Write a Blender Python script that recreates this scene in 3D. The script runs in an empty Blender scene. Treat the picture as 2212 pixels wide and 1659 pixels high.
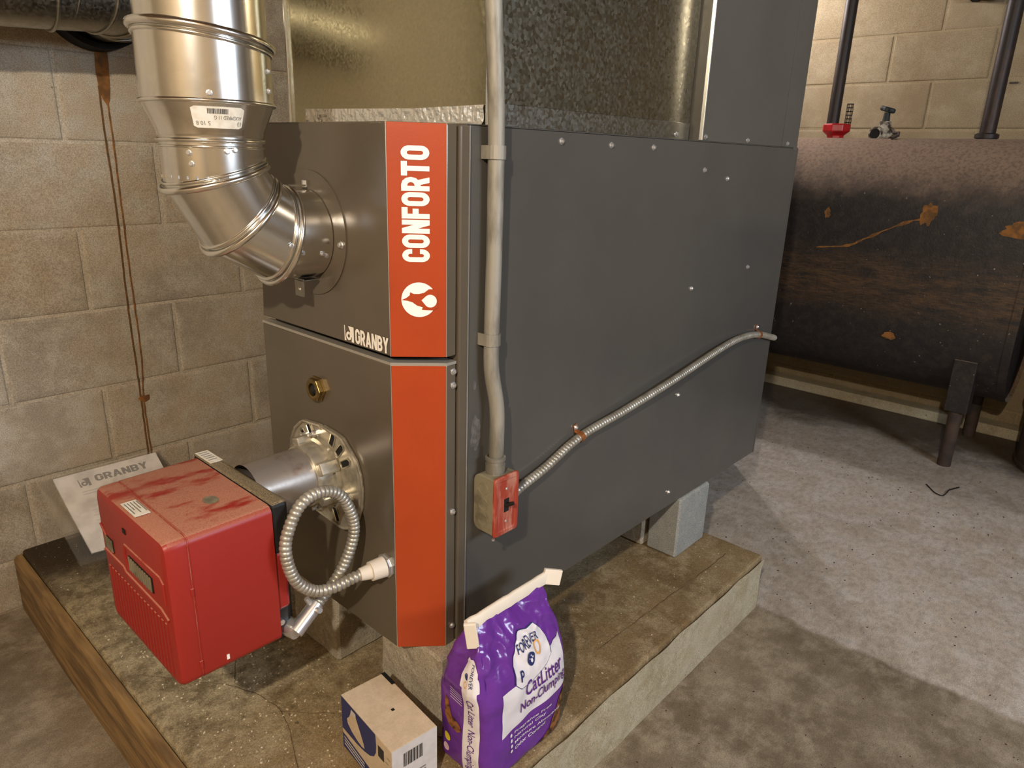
import bpy, bmesh, math, random
from mathutils import Vector, Matrix, noise

random.seed(7)
scene = bpy.context.scene
COL = scene.collection
PI = math.pi
V = Vector

# ------------------------------------------------------------------ camera
FPX, YAW, PITCH, ROLL = 1525.1, 0.73308, -0.31354, 0.0321
fw = V((math.cos(PITCH) * math.cos(YAW), math.cos(PITCH) * math.sin(YAW), math.sin(PITCH)))
r0 = V((math.sin(YAW), -math.cos(YAW), 0))
u0 = r0.cross(fw)
rr = r0 * math.cos(ROLL) + u0 * math.sin(ROLL)
uu = u0 * math.cos(ROLL) - r0 * math.sin(ROLL)
cd = bpy.data.cameras.new('camera')
cam = bpy.data.objects.new('camera', cd)
COL.objects.link(cam)
M = Matrix((rr, uu, -fw)).transposed().to_4x4()
M.translation = V((-0.63694, -0.76421, 1.15215))
cam.matrix_world = M
cd.sensor_width = 36.0
cd.lens = FPX / 2212 * 36.0
cd.clip_start = 0.02
scene.camera = cam

# ------------------------------------------------------------------ light
w = bpy.data.worlds.new('world')
scene.world = w
w.use_nodes = True
w.node_tree.nodes['Background'].inputs[0].default_value = (0.75, 0.85, 1.0, 1)
w.node_tree.nodes['Background'].inputs[1].default_value = 0.05


def point_light(name, loc, col, power, rad):
    l = bpy.data.lights.new(name, 'POINT')
    l.color = col
    l.energy = power
    l.shadow_soft_size = rad
    o = bpy.data.objects.new(name, l)
    o.location = loc
    COL.objects.link(o)
    return o


point_light('warm_bulb', (-1.45, -1.0, 1.94), (1.0, 0.87, 0.70), 112, 0.03)
point_light('cool_bulb', (2.70, 1.11, 2.0), (0.98, 0.95, 1.0), 27, 0.022)
# cool fill light at an assumed, unseen window behind the camera, to its right
al = bpy.data.lights.new('cool_fill', 'AREA')
al.shape = 'RECTANGLE'
al.size = 0.9
al.size_y = 0.5
al.color = (0.72, 0.84, 1.0)
al.energy = 42
ao = bpy.data.objects.new('cool_fill', al)
ao.location = (0.5, -2.74, 1.7)
ao.rotation_euler = (PI / 2, 0, 0)
COL.objects.link(ao)

scene.view_settings.view_transform = 'Standard'
scene.view_settings.look = 'None'
scene.view_settings.gamma = 1
scene.view_settings.use_curve_mapping = False
scene.view_settings.exposure = 0.35


# ------------------------------------------------------------------ materials
def lin(c):
    def f(v):
        v /= 255.0
        return v / 12.92 if v <= 0.04045 else ((v + 0.055) / 1.055) ** 2.4
    return (f(c[0]), f(c[1]), f(c[2]), 1)


class NT:
    def __init__(s, name):
        s.m = bpy.data.materials.new(name)
        s.m.use_nodes = True
        s.t = s.m.node_tree
        s.b = s.t.nodes['Principled BSDF']

    def n(s, typ, **kw):
        nd = s.t.nodes.new(typ)
        for k, v in kw.items():
            setattr(nd, k, v)
        return nd

    def link(s, a, b):
        s.t.links.new(a, b)

    def pos(s, scale=(1, 1, 1)):
        g = s.n('ShaderNodeNewGeometry')
        mp = s.n('ShaderNodeMapping')
        mp.inputs['Scale'].default_value = scale
        s.link(g.outputs['Position'], mp.inputs['Vector'])
        return mp.outputs['Vector']

    def noise(s, vec, scale, detail=4, rough=0.55):
        nd = s.n('ShaderNodeTexNoise')
        nd.inputs['Scale'].default_value = scale
        nd.inputs['Detail'].default_value = detail
        nd.inputs['Roughness'].default_value = rough
        s.link(vec, nd.inputs['Vector'])
        return nd.outputs['Fac']

    def ramp(s, fac, lo, hi):
        nd = s.n('ShaderNodeMapRange')
        nd.interpolation_type = 'SMOOTHSTEP'
        nd.inputs['From Min'].default_value = lo
        nd.inputs['From Max'].default_value = hi
        s.link(fac, nd.inputs['Value'])
        return nd.outputs['Result']

    def mix(s, fac, a, b, mode='MIX'):
        nd = s.n('ShaderNodeMix', data_type='RGBA', blend_type=mode)
        for sock, v in ((nd.inputs[0], fac), (nd.inputs[6], a), (nd.inputs[7], b)):
            if isinstance(v, (int, float)):
                sock.default_value = v
            elif isinstance(v, tuple):
                sock.default_value = v
            else:
                s.link(v, sock)
        return nd.outputs[2]

    def math(s, op, a, b=0.0):
        nd = s.n('ShaderNodeMath', operation=op)
        for sock, v in ((nd.inputs[0], a), (nd.inputs[1], b)):
            if isinstance(v, (int, float)):
                sock.default_value = v
            else:
                s.link(v, sock)
        return nd.outputs[0]

    def bump(s, h, strength, dist=0.002):
        nd = s.n('ShaderNodeBump')
        nd.inputs['Strength'].default_value = strength
        nd.inputs['Distance'].default_value = dist
        s.link(h, nd.inputs['Height'])
        s.link(nd.outputs['Normal'], s.b.inputs['Normal'])
        return nd

    def set(s, **kw):
        for k, v in kw.items():
            sock = s.b.inputs[k]
            if isinstance(v, (int, float, tuple)):
                sock.default_value = v
            else:
                s.link(v, sock)
        return s


MATS = {}


def plain(name, col, rough=0.5, metal=0.0, col2=None, vs=12.0, lo=0.35, hi=0.7, bump=0.0, bs=120.0,
          fine=0.0, stretch=(1, 1, 1), bd=0.002, coat=0.0, spec=0.5):
    """one principled surface: two tones mixed by noise, optional fine speckle and relief"""
    t = NT(name)
    c = lin(col)
    vec = t.pos(stretch)
    base = c
    if col2:
        base = t.mix(t.ramp(t.noise(vec, vs), lo, hi), c, lin(col2))
    if fine:
        f = t.noise(vec, 320, 2)
        k = t.n('ShaderNodeMapRange')
        k.inputs['From Min'].default_value = 0.3
        k.inputs['From Max'].default_value = 0.7
        k.inputs['To Min'].default_value = 1 - fine
        k.inputs['To Max'].default_value = 1 + fine
        t.link(f, k.inputs['Value'])
        cc = t.n('ShaderNodeCombineColor')
        for i in range(3):
            t.link(k.outputs[0], cc.inputs[i])
        base = t.mix(1.0, base, cc.outputs[0], 'MULTIPLY')
    t.set(**{'Base Color': base, 'Roughness': rough, 'Metallic': metal, 'Coat Weight': coat,
             'Specular IOR Level': spec})
    if bump:
        t.bump(t.noise(vec, bs, 3), bump, bd)
    MATS[name] = t.m
    return t.m


def concrete(name, c1, c2, c3, speck=(40, 34, 28), sscale=90, bump=0.5, big=2.0, rough=0.9, smin=0.66):
    t = NT(name)
    vec = t.pos()
    a = t.ramp(t.noise(vec, big, 6, 0.65), 0.38, 0.62)
    b = t.ramp(t.noise(vec, big * 5.3, 6, 0.7), 0.4, 0.68)
    col = t.mix(b, t.mix(a, lin(c1), lin(c2)), lin(c3))
    s1 = t.ramp(t.noise(vec, sscale, 3, 0.6), smin, smin + 0.06)
    col = t.mix(s1, col, lin(speck))
    f = t.ramp(t.noise(vec, 420, 2), 0.2, 0.8)
    col = t.mix(0.35, col, t.mix(f, (0.0, 0.0, 0.0, 1), (1, 1, 1, 1)), 'OVERLAY')
    t.set(**{'Base Color': col, 'Roughness': rough, 'Specular IOR Level': 0.3})
    t.bump(t.noise(vec, 160, 5, 0.7), bump, 0.003)
    MATS[name] = t.m
    return t.m


def galvanized(name, base, rough, spangle=60.0, tint=0.25, bump=0.15):
    t = NT(name)
    vec = t.pos()
    vo = t.n('ShaderNodeTexVoronoi')
    vo.inputs['Scale'].default_value = spangle
    t.link(vec, vo.inputs['Vector'])
    sep = t.n('ShaderNodeSeparateColor')
    t.link(vo.outputs['Color'], sep.inputs[0])
    c = lin(base)
    dark = tuple(v * (1 - tint) for v in c[:3]) + (1,)
    col = t.mix(sep.outputs[0], dark, c)
    k = t.n('ShaderNodeMapRange')
    k.inputs['To Min'].default_value = rough * (0.8 if bump else 1)
    k.inputs['To Max'].default_value = rough * (1.3 if bump else 1.02)
    t.link(sep.outputs[1], k.inputs['Value'])
    t.set(**{'Base Color': col, 'Metallic': 1.0, 'Roughness': k.outputs[0]})
    if bump:
        t.bump(t.noise(vec, 90, 3), bump, 0.001)
    MATS[name] = t.m
    return t.m


# furnace and ducts
plain('furnace_grey', (94, 85, 72), 0.24, 0.0, (88, 80, 68), 5, bump=0.035, bs=200, bd=0.001, spec=0.6)
plain('side_grey', (83, 81, 76), 0.20, 0.0, (79, 77, 73), 5, bump=0.02, bs=300, bd=0.001, spec=0.5)
plain('duct_grey', (90, 88, 81), 0.34, 0.0, (85, 83, 77), 4, bump=0.03, bs=240)
plain('orange_paint', (172, 66, 27), 0.36, 0.0, (165, 62, 25), 6, bump=0.04, bs=220)
plain('white_print', (250, 245, 236), 0.5)
plain('edge_metal', (190, 186, 176), 0.35, 0.6)
plain('bright_edge', (232, 232, 228), 0.25, 0.85)
plain('gap_black', (10, 9, 9), 0.8)
galvanized('galv_duct', (192, 186, 158), 0.20, 260, 0.10, 0.02)
galvanized('galv_side', (160, 155, 138), 0.32, 190, 0.28, 0.02)
galvanized('galv_pipe', (240, 240, 236), 0.19, 80, 0.06, 0)
galvanized('galv_dull', (160, 157, 146), 0.36, 220, 0.10, 0.03)
plain('foil', (240, 238, 230), 0.3, 0.7, bump=0.5, bs=75, bd=0.004)
plain('screw_zinc', (222, 222, 222), 0.32, 0.85)
plain('ink_pale', (150, 146, 142), 0.7)
plain('conduit_grey', (158, 153, 140), 0.55, 0.3, (124, 119, 106), 34, 0.4, 0.62, bump=0.2, bs=150, stretch=(1, 1, .25))
plain('box_grey', (150, 142, 118), 0.6, 0.25, (118, 110, 90), 35, 0.4, 0.7, bump=0.2)
plain('cover_red', (158, 58, 38), 0.6, 0.0, (190, 130, 110), 60, 0.46, 0.70, stretch=(1, 1, .25), bump=0.2)
plain('flex_metal', (186, 182, 170), 0.42, 0.6, (160, 154, 140), 40)
plain('copper', (190, 120, 70), 0.35, 0.7)
plain('black_plastic', (20, 19, 19), 0.45, 0.0, (30, 28, 26), 30)
plain('brass', (150, 128, 80), 0.3, 0.9, (120, 100, 60), 60)
plain('aluminium', (214, 208, 192), 0.3, 0.75, (180, 174, 158), 60, bump=0.05)
plain('tube_steel', (176, 168, 160), 0.34, 0.7, (136, 104, 84), 26, 0.5, 0.8, bump=0.05)
plain('conn_white', (222, 212, 196), 0.5)
plain('sticker', (236, 232, 220), 0.6, 0.0, (222, 214, 196), 90)
plain('ink', (46, 42, 40), 0.7)
plain('ink_faint', (120, 116, 108), 0.7)
plain('scuff_grey', (104, 100, 94), 0.6, 0.0, (84, 81, 77), 90, 0.4, 0.6)


def burner_red():
    t = NT('burner_red')
    vec = t.pos()
    g = t.n('ShaderNodeNewGeometry')
    sx = t.n('ShaderNodeSeparateXYZ')
    t.link(g.outputs['True Normal'], sx.inputs[0])
    # pale dust settled on upward faces, wiped clean in streaks
    up = t.ramp(sx.outputs[2], 0.55, 0.9)
    d = t.ramp(t.noise(t.pos((1, 2.2, 1)), 13, 4), 0.30, 0.46)
    d2 = t.ramp(t.noise(vec, 520, 2), 0.05, 0.6)
    dust = t.math('MULTIPLY', t.math('MULTIPLY', up, d), t.math('MULTIPLY_ADD', d2, 0.5) if False else d2)
    dust = t.math('MULTIPLY', dust, 0.72)
    col = t.mix(dust, lin((152, 38, 30)), lin((186, 142, 114)))
    t.set(**{'Base Color': col, 'Roughness': t.math('ADD', t.math('MULTIPLY', dust, 0.4), 0.42)})
    t.bump(t.noise(vec, 200, 2), 0.06, 0.001)
    MATS['burner_red'] = t.m


burner_red()
t = NT('dusty_black')
_g = t.n('ShaderNodeNewGeometry')
_s = t.n('ShaderNodeSeparateXYZ')
t.link(_g.outputs['True Normal'], _s.inputs[0])
_d = t.math('MULTIPLY', t.ramp(_s.outputs[2], 0.5, 0.9), t.ramp(t.noise(t.pos(), 600, 3), 0.2, 0.7))
t.set(**{'Base Color': t.mix(t.math('MULTIPLY', _d, 0.75), lin((18, 17, 17)), lin((176, 158, 124))), 'Roughness': 0.6})
MATS['dusty_black'] = t.m

# masonry
concrete('block_tan', (178, 163, 140), (156, 146, 131), (184, 176, 161), (120, 106, 86), 70, 0.45, 2.2, smin=0.72)
concrete('mortar_tan', (192, 181, 162), (170, 158, 138), (186, 176, 158), (120, 106, 86), 70, 0.3, 3.0, smin=0.72)
concrete('block_paint', (152, 135, 104), (144, 127, 98), (160, 145, 116), (120, 100, 74), 40, 0.18, 1.4, rough=0.75, smin=0.74)
concrete('mortar_paint', (164, 147, 115), (152, 135, 104), (160, 144, 113), (120, 100, 74), 40, 0.18, 1.4, smin=0.76)
concrete('loose_block', (168, 158, 138), (152, 144, 128), (176, 168, 150), (104, 98, 88), 120, 0.7, 8.0, smin=0.68)
concrete('smooth_block', (150, 152, 148), (142, 146, 142), (158, 158, 152), (110, 110, 104), 120, 0.3, 6.0, smin=0.74)
concrete('pad_face', (186, 176, 148), (170, 158, 130), (192, 184, 160), (96, 82, 60), 60, 0.5, 5.0, smin=0.7)
plain('ceiling_wood', (150, 120, 84), 0.8, 0.0, (120, 92, 60), 10, stretch=(1, 8, 1))
plain('plain_wall', (170, 152, 124), 0.9, 0.0, (150, 134, 108), 3)


def floor_mat():
    t = NT('floor_concrete')
    vec = t.pos()
    sep = t.n('ShaderNodeSeparateXYZ')
    g = t.n('ShaderNodeNewGeometry')
    t.link(g.outputs['Position'], sep.inputs[0])
    # two pours of concrete: a browner slab near the pad, a paler one beyond x = 1.06
    edge = t.math('ADD', sep.outputs[0], t.math('MULTIPLY', t.math('SUBTRACT', t.noise(vec, 9, 3), 0.5), 0.05))
    far = t.ramp(edge, 1.045, 1.075)
    n1 = t.ramp(t.noise(vec, 2.4, 6, 0.65), 0.38, 0.62)
    n2 = t.ramp(t.noise(vec, 11, 6, 0.7), 0.4, 0.66)
    near_c = t.mix(n2, t.mix(n1, lin((140, 127, 107)), lin((116, 103, 84))), lin((160, 148, 128)))
    far_c = t.mix(n2, t.mix(n1, lin((190, 178, 162)), lin((176, 164, 148))), lin((200, 192, 182)))
    col = t.mix(far, near_c, far_c)
    # oily dampness and painted-in tank shade, under the tank and along its wall
    n3 = t.ramp(t.noise(t.pos((1, 1.6, 1)), 34, 6, 0.75), 0.42, 0.62)
    col = t.mix(t.math('MULTIPLY', n3, 0.28), col, lin((92, 82, 70)))
    damp_shade = t.math('MULTIPLY', t.ramp(t.math('ADD', sep.outputs[0], t.math('MULTIPLY', t.noise(vec, 4, 4), 0.5)), 2.82, 3.05), 0.85)
    col = t.mix(damp_shade, col, lin((70, 54, 32)))
    st = t.ramp(t.noise(t.pos((1, 1, 1)), 46, 4, 0.7), 0.66, 0.72)
    col = t.mix(t.math('MULTIPLY', st, 0.7), col, lin((66, 56, 46)))
    st2 = t.ramp(t.noise(t.pos((2.2, 0.8, 1)), 120, 3, 0.7), 0.68, 0.74)
    col = t.mix(t.math('MULTIPLY', st2, 0.8), col, lin((52, 44, 38)))
    f = t.ramp(t.noise(vec, 380, 2), 0.2, 0.8)
    col = t.mix(0.3, col, t.mix(f, (0, 0, 0, 1), (1, 1, 1, 1)), 'OVERLAY')
    t.set(**{'Base Color': col, 'Roughness': 0.78, 'Specular IOR Level': 0.35})
    t.bump(t.noise(vec, 120, 5, 0.7), 0.25, 0.003)
    MATS['floor_concrete'] = t.m


floor_mat()


def pad_mat():
    t = NT('pad_top')
    vec = t.pos()
    n1 = t.ramp(t.noise(vec, 4, 6, 0.65), 0.36, 0.62)
    n2 = t.ramp(t.noise(vec, 16, 6, 0.7), 0.4, 0.66)
    col = t.mix(n2, t.mix(n1, lin((142, 121, 86)), lin((114, 93, 62))), lin((158, 140, 108)))
    sep = t.n('ShaderNodeSeparateXYZ')
    g = t.n('ShaderNodeNewGeometry')
    t.link(g.outputs['Position'], sep.inputs[0])
    # greyer gritty dirt on the burner half of the pad, darker near the wall
    fr = t.ramp(t.math('ADD', sep.outputs[1], t.math('MULTIPLY', t.noise(vec, 7, 4), 0.25)), 0.16, 0.5)
    grey = t.mix(t.ramp(t.noise(vec, 22, 6, 0.75), 0.36, 0.64), lin((168, 154, 122)), lin((112, 98, 72)))
    col = t.mix(fr, col, grey)
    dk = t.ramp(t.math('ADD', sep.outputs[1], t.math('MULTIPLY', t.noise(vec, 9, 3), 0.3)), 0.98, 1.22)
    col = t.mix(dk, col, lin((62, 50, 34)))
    st = t.ramp(t.noise(vec, 60, 4, 0.7), 0.64, 0.7)
    col = t.mix(t.math('MULTIPLY', st, 0.6), col, lin((74, 60, 42)))
    sp = t.ramp(t.noise(vec, 150, 2, 0.6), 0.7, 0.74)
    col = t.mix(t.math('MULTIPLY', sp, 0.8), col, lin((226, 216, 190)))
    f = t.ramp(t.noise(vec, 420, 2), 0.2, 0.8)
    col = t.mix(0.35, col, t.mix(f, (0, 0, 0, 1), (1, 1, 1, 1)), 'OVERLAY')
    t.set(**{'Base Color': col, 'Roughness': 0.88, 'Specular IOR Level': 0.3})
    t.bump(t.noise(vec, 130, 5, 0.7), 0.5, 0.004)
    MATS['pad_top'] = t.m


pad_mat()
plain('form_wood', (150, 120, 76), 0.8, 0.0, (104, 80, 48), 16, 0.35, 0.65, bump=0.4, bs=60, stretch=(3, .35, 3))
plain('rust', (150, 98, 44), 0.9, 0.0, (104, 72, 38), 40, 0.35, 0.65)
plain('rust_dark', (92, 70, 40), 0.9, 0.0, (120, 78, 34), 50)


def tank_mat():
    t = NT('tank_black')
    vec = t.pos()
    g = t.n('ShaderNodeNewGeometry')
    sn = t.n('ShaderNodeSeparateXYZ')
    t.link(g.outputs['Normal'], sn.inputs[0])
    sp = t.n('ShaderNodeSeparateXYZ')
    t.link(g.outputs['Position'], sp.inputs[0])
    base = t.mix(t.ramp(t.noise(vec, 30, 5, 0.7), 0.4, 0.7), lin((34, 30, 29)), lin((52, 45, 41)))
    # worn brown band of rust scuffs across the belly
    zb = t.math('SUBTRACT', 1.0, t.math('MULTIPLY', t.math('ABSOLUTE', t.math('SUBTRACT', sp.outputs[2], 0.70)), 6.0))
    sc = t.ramp(t.noise(t.pos((1, 1.2, 7)), 5, 6, 0.75), 0.34, 0.6)
    scf = t.ramp(t.noise(t.pos((1, 4, 60)), 6, 4, 0.7), 0.3, 0.65)
    m = t.math('MULTIPLY', t.math('MULTIPLY', t.ramp(zb, 0.0, 0.8), sc), scf)
    base = t.mix(t.math('MULTIPLY', m, 0.6), base, lin((116, 84, 50)))
    ch = t.ramp(t.noise(vec, 70, 3, 0.6), 0.70, 0.73)
    base = t.mix(ch, base, lin((150, 138, 124)))
    # thick dust lying on the upper shoulder
    dn = t.math('ADD', sn.outputs[2], t.math('MULTIPLY', t.math('SUBTRACT', t.noise(vec, 9, 5, 0.7), 0.5), 0.75))
    dust = t.ramp(dn, 0.10, 0.75)
    dc = t.mix(t.ramp(t.noise(vec, 80, 4, 0.7), 0.45, 0.62), lin((136, 114, 94)), lin((112, 93, 76)))
    col = t.mix(dust, base, dc)
    t.set(**{'Base Color': col, 'Roughness': t.math('ADD', t.math('MULTIPLY', dust, 0.4), 0.5)})
    t.bump(t.noise(vec, 110, 4, 0.7), 0.4, 0.003)
    MATS['tank_black'] = t.m


tank_mat()
plain('pipe_black', (46, 38, 34), 0.5, 0.3, (74, 52, 40), 30, 0.5, 0.75, bump=0.3, stretch=(1, 1, .3))
plain('leg_rust', (78, 62, 52), 0.8, 0.0, (52, 44, 40), 14, bump=0.3)
plain('gauge_red', (190, 28, 34), 0.35, 0.0, (150, 24, 28), 30)
plain('valve_body', (176, 168, 150), 0.6, 0.2, (70, 56, 44), 55, 0.42, 0.58, bump=0.4)
plain('valve_dark', (42, 48, 44), 0.6, 0.0, (30, 30, 28), 40)
plain('wire_black', (24, 22, 22), 0.6)
# packaging
plain('bag_purple', (108, 54, 152), 0.22, 0.0, (98, 46, 140), 14, bump=0.45, bs=26, bd=0.008)
plain('bag_white', (232, 228, 232), 0.34, bump=0.25, bs=22, bd=0.006)
plain('bag_strip', (240, 230, 212), 0.55, bump=0.2, bs=60)
plain('print_purple', (90, 40, 130), 0.45)
plain('print_navy', (38, 48, 104), 0.45)
plain('print_orange', (236, 176, 90), 0.5)
plain('print_yellow', (226, 208, 60), 0.5)
plain('print_fur', (150, 98, 52), 0.6, 0.0, (62, 36, 22), 70, 0.4, 0.62)
plain('print_pale', (226, 190, 200), 0.5)
plain('carton', (206, 188, 160), 0.8, 0.0, (196, 178, 150), 60, fine=0.06, bump=0.15)
plain('carton_side', (206, 202, 200), 0.7, 0.0, (196, 192, 190), 60)
plain('paper', (234, 230, 226), 0.6, 0.0, (206, 202, 198), 20)
t = NT('clear_film')
t.set(**{'Base Color': (0.9, 0.88, 0.82, 1), 'Roughness': 0.15, 'Transmission Weight': 0.92, 'IOR': 1.15, 'Alpha': 0.25})
MATS['clear_film'] = t.m
plain('grit', (226, 214, 186), 0.9, 0.0, (190, 172, 140), 90)
plain('speck_dark', (58, 48, 40), 0.9)
plain('crack_brown', (84, 68, 46), 0.9, 0.0, (120, 100, 70), 30)


# ------------------------------------------------------------------ geometry helpers
class MB:
    def __init__(s):
        s.v = []
        s.f = []

    def add(s, vs, fs):
        o = len(s.v)
        s.v += [V(p) for p in vs]
        s.f += [tuple(i + o for i in f) for f in fs]
        return s

    def box(s, a, b, mat=None):
        x0, y0, z0 = a
        x1, y1, z1 = b
        vs = [V((x, y, z)) for x in (x0, x1) for y in (y0, y1) for z in (z0, z1)]
        if mat:
            vs = [mat @ p for p in vs]
        return s.add(vs, [(0, 1, 3, 2), (4, 6, 7, 5), (0, 4, 5, 1), (2, 3, 7, 6), (0, 2, 6, 4), (1, 5, 7, 3)])

    def prism(s, poly, d):
        """polygon of 3D points swept along d"""
        d = V(d)
        n = len(poly)
        vs = [V(p) for p in poly] + [V(p) + d for p in poly]
        fs = [tuple(range(n))[::-1], tuple(range(n, 2 * n))]
        fs += [(i, (i + 1) % n, n + (i + 1) % n, n + i) for i in range(n)]
        return s.add(vs, fs)

    def rings(s, rings, cap0=True, cap1=True, closed=True):
        n = len(rings[0])
        vs = [p for r in rings for p in r]
        fs = []
        for k in range(len(rings) - 1):
            for i in range(n if closed else n - 1):
                j = (i + 1) % n
                fs.append((k * n + i, k * n + j, (k + 1) * n + j, (k + 1) * n + i))
        if closed and cap0:
            fs.append(tuple(range(n))[::-1])
        if closed and cap1:
            fs.append(tuple(range((len(rings) - 1) * n, len(rings) * n)))
        return s.add(vs, fs)

    def cyl(s, p0, p1, r, r1=None, n=24, cap=True):
        p0, p1 = V(p0), V(p1)
        r1 = r if r1 is None else r1
        a, b = frame(p1 - p0)
        ring = lambda c, q: [c + (a * math.cos(2 * PI * i / n) + b * math.sin(2 * PI * i / n)) * q for i in range(n)]
        return s.rings([ring(p0, r), ring(p1, r1)], cap, cap)

    def lathe(s, p0, axis, prof, n=32, cap=True):
        """prof: list of (distance along axis, radius)"""
        p0 = V(p0)
        ax = V(axis).normalized()
        a, b = frame(ax)
        rs = [[p0 + ax * d + (a * math.cos(2 * PI * i / n) + b * math.sin(2 * PI * i / n)) * q for i in range(n)]
              for d, q in prof]
        return s.rings(rs, cap, cap)

    def tube(s, pts, r, n=12, cap=True, closed=False):
        """r: number or function of index"""
        pts = [V(p) for p in pts]
        m = len(pts)
        ref = None
        rs = []
        for k in range(m):
            if closed:
                d = pts[(k + 1) % m] - pts[k - 1]
            else:
                d = pts[min(k + 1, m - 1)] - pts[max(k - 1, 0)]
            d.normalize()
            if ref is None:
                ref, _ = frame(d)
            ref = (ref - d * ref.dot(d)).normalized()
            b = d.cross(ref)
            q = r(k) if callable(r) else r
            rs.append([pts[k] + (ref * math.cos(2 * PI * i / n) + b * math.sin(2 * PI * i / n)) * q for i in range(n)])
        if closed:
            rs.append(rs[0])
            # close with the nearest matching rotation
            best = min(range(n), key=lambda o: sum((rs[-2][i] - rs[0][(i + o) % n]).length for i in range(n)))
            rs[-1] = [rs[0][(i + best) % n] for i in range(n)]
            return s.rings(rs, False, False)
        return s.rings(rs, cap, cap)

    def mitre(s, pts, r, n=40, cap=False):
        pts = [V(p) for p in pts]
        for ring_a, ring_b in mitre_rings(pts, r, n):
            s.rings([ring_a, ring_b], cap, cap)
        return s

    def build(s, name, mat, parent=None, smooth=False, bevel=0.0, seg=2, angle=40, auto=True):
        me = bpy.data.meshes.new(name)
        off = root_loc(parent)
        me.from_pydata([p - off for p in s.v], [], s.f)
        me.update()
        o = bpy.data.objects.new(name, me)
        COL.objects.link(o)
        if parent is not None:
            o.parent = parent
        mats = mat if isinstance(mat, (list, tuple)) else [mat]
        for x in mats:
            me.materials.append(MATS[x])
        bm = bmesh.new()
        bm.from_mesh(me)
        bmesh.ops.recalc_face_normals(bm, faces=bm.faces)
        bm.to_mesh(me)
        bm.free()
        if bevel:
            b = o.modifiers.new('bevel', 'BEVEL')
            b.width = bevel
            b.segments = seg
            b.limit_method = 'ANGLE'
            b.angle_limit = math.radians(angle)
        if smooth:
            for p in me.polygons:
                p.use_smooth = True
            if auto:
                me.set_sharp_from_angle(angle=math.radians(angle))
        return o


def frame(d):
    d = V(d).normalized()
    h = V((0, 0, 1)) if abs(d.z) < 0.9 else V((1, 0, 0))
    a = d.cross(h).normalized()
    return a, d.cross(a)


def mitre_rings(pts, r, n=40):
    """pairs of end rings for each straight piece of a mitred pipe"""
    m = len(pts)
    dirs = [(pts[i + 1] - pts[i]).normalized() for i in range(m - 1)]
    ref = None
    out = []
    for i in range(m - 1):
        d = dirs[i]
        if ref is None:
            ref, _ = frame(d)
        else:
            q = dirs[i - 1].rotation_difference(d)
            ref = q @ ref
        b = d.cross(ref)
        n0 = d if i == 0 else (dirs[i - 1] + d).normalized()
        n1 = d if i == m - 2 else (d + dirs[i + 1]).normalized()
        ra, rb = [], []
        for k in range(n):
            o = (ref * math.cos(2 * PI * k / n) + b * math.sin(2 * PI * k / n)) * r
            ra.append(pts[i] + o - d * (o.dot(n0) / d.dot(n0)))
            rb.append(pts[i + 1] + o - d * (o.dot(n1) / d.dot(n1)))
        out.append((ra, rb))
    return out


ROOT = {}


def root_loc(p):
    if p is None:
        return V((0, 0, 0))
    q = p
    while q.parent is not None:
        q = q.parent
    return ROOT.get(q.name, V((0, 0, 0)))


def tag(o, label, cat, group=None, kind=None):
    o['label'] = label
    if cat:
        o['category'] = cat
    if group:
        o['group'] = group
    if kind:
        o['kind'] = kind
    return o


def thing(name, loc, label, cat, group=None):
    o = bpy.data.objects.new(name, None)
    o.empty_display_size = 0.05
    o.location = loc
    COL.objects.link(o)
    ROOT[o.name] = V(loc)
    return tag(o, label, cat, group)


def struct(o):
    o['kind'] = 'structure'
    return o


def place(mesh_obj, name, parent, loc, rot=None, mat=None):
    """another object sharing mesh_obj's mesh"""
    o = bpy.data.objects.new(name, mesh_obj.data)
    COL.objects.link(o)
    o.parent = parent
    o.location = V(loc) - root_loc(parent)
    if rot is not None:
        o.rotation_euler = rot
    return o


def spline(pts, step):
    """Catmull-Rom through pts, resampled at even steps"""
    P = [V(p) for p in pts]
    P = [P[0] * 2 - P[1]] + P + [P[-1] * 2 - P[-2]]
    raw = []
    for i in range(1, len(P) - 2):
        for k in range(40):
            u = k / 40
            a, b, c, d = P[i - 1], P[i], P[i + 1], P[i + 2]
            raw.append(0.5 * ((2 * b) + (c - a) * u + (2 * a - 5 * b + 4 * c - d) * u * u + (3 * b - a - 3 * c + d) * u ** 3))
    raw.append(P[-2])
    out = [raw[0]]
    acc = 0
    for a, b in zip(raw, raw[1:]):
        L = (b - a).length
        while acc + L >= step:
            u = (step - acc) / L
            a = a.lerp(b, u)
            out.append(a)
            L = (b - a).length
            acc = 0
        acc += L
    return out


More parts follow.
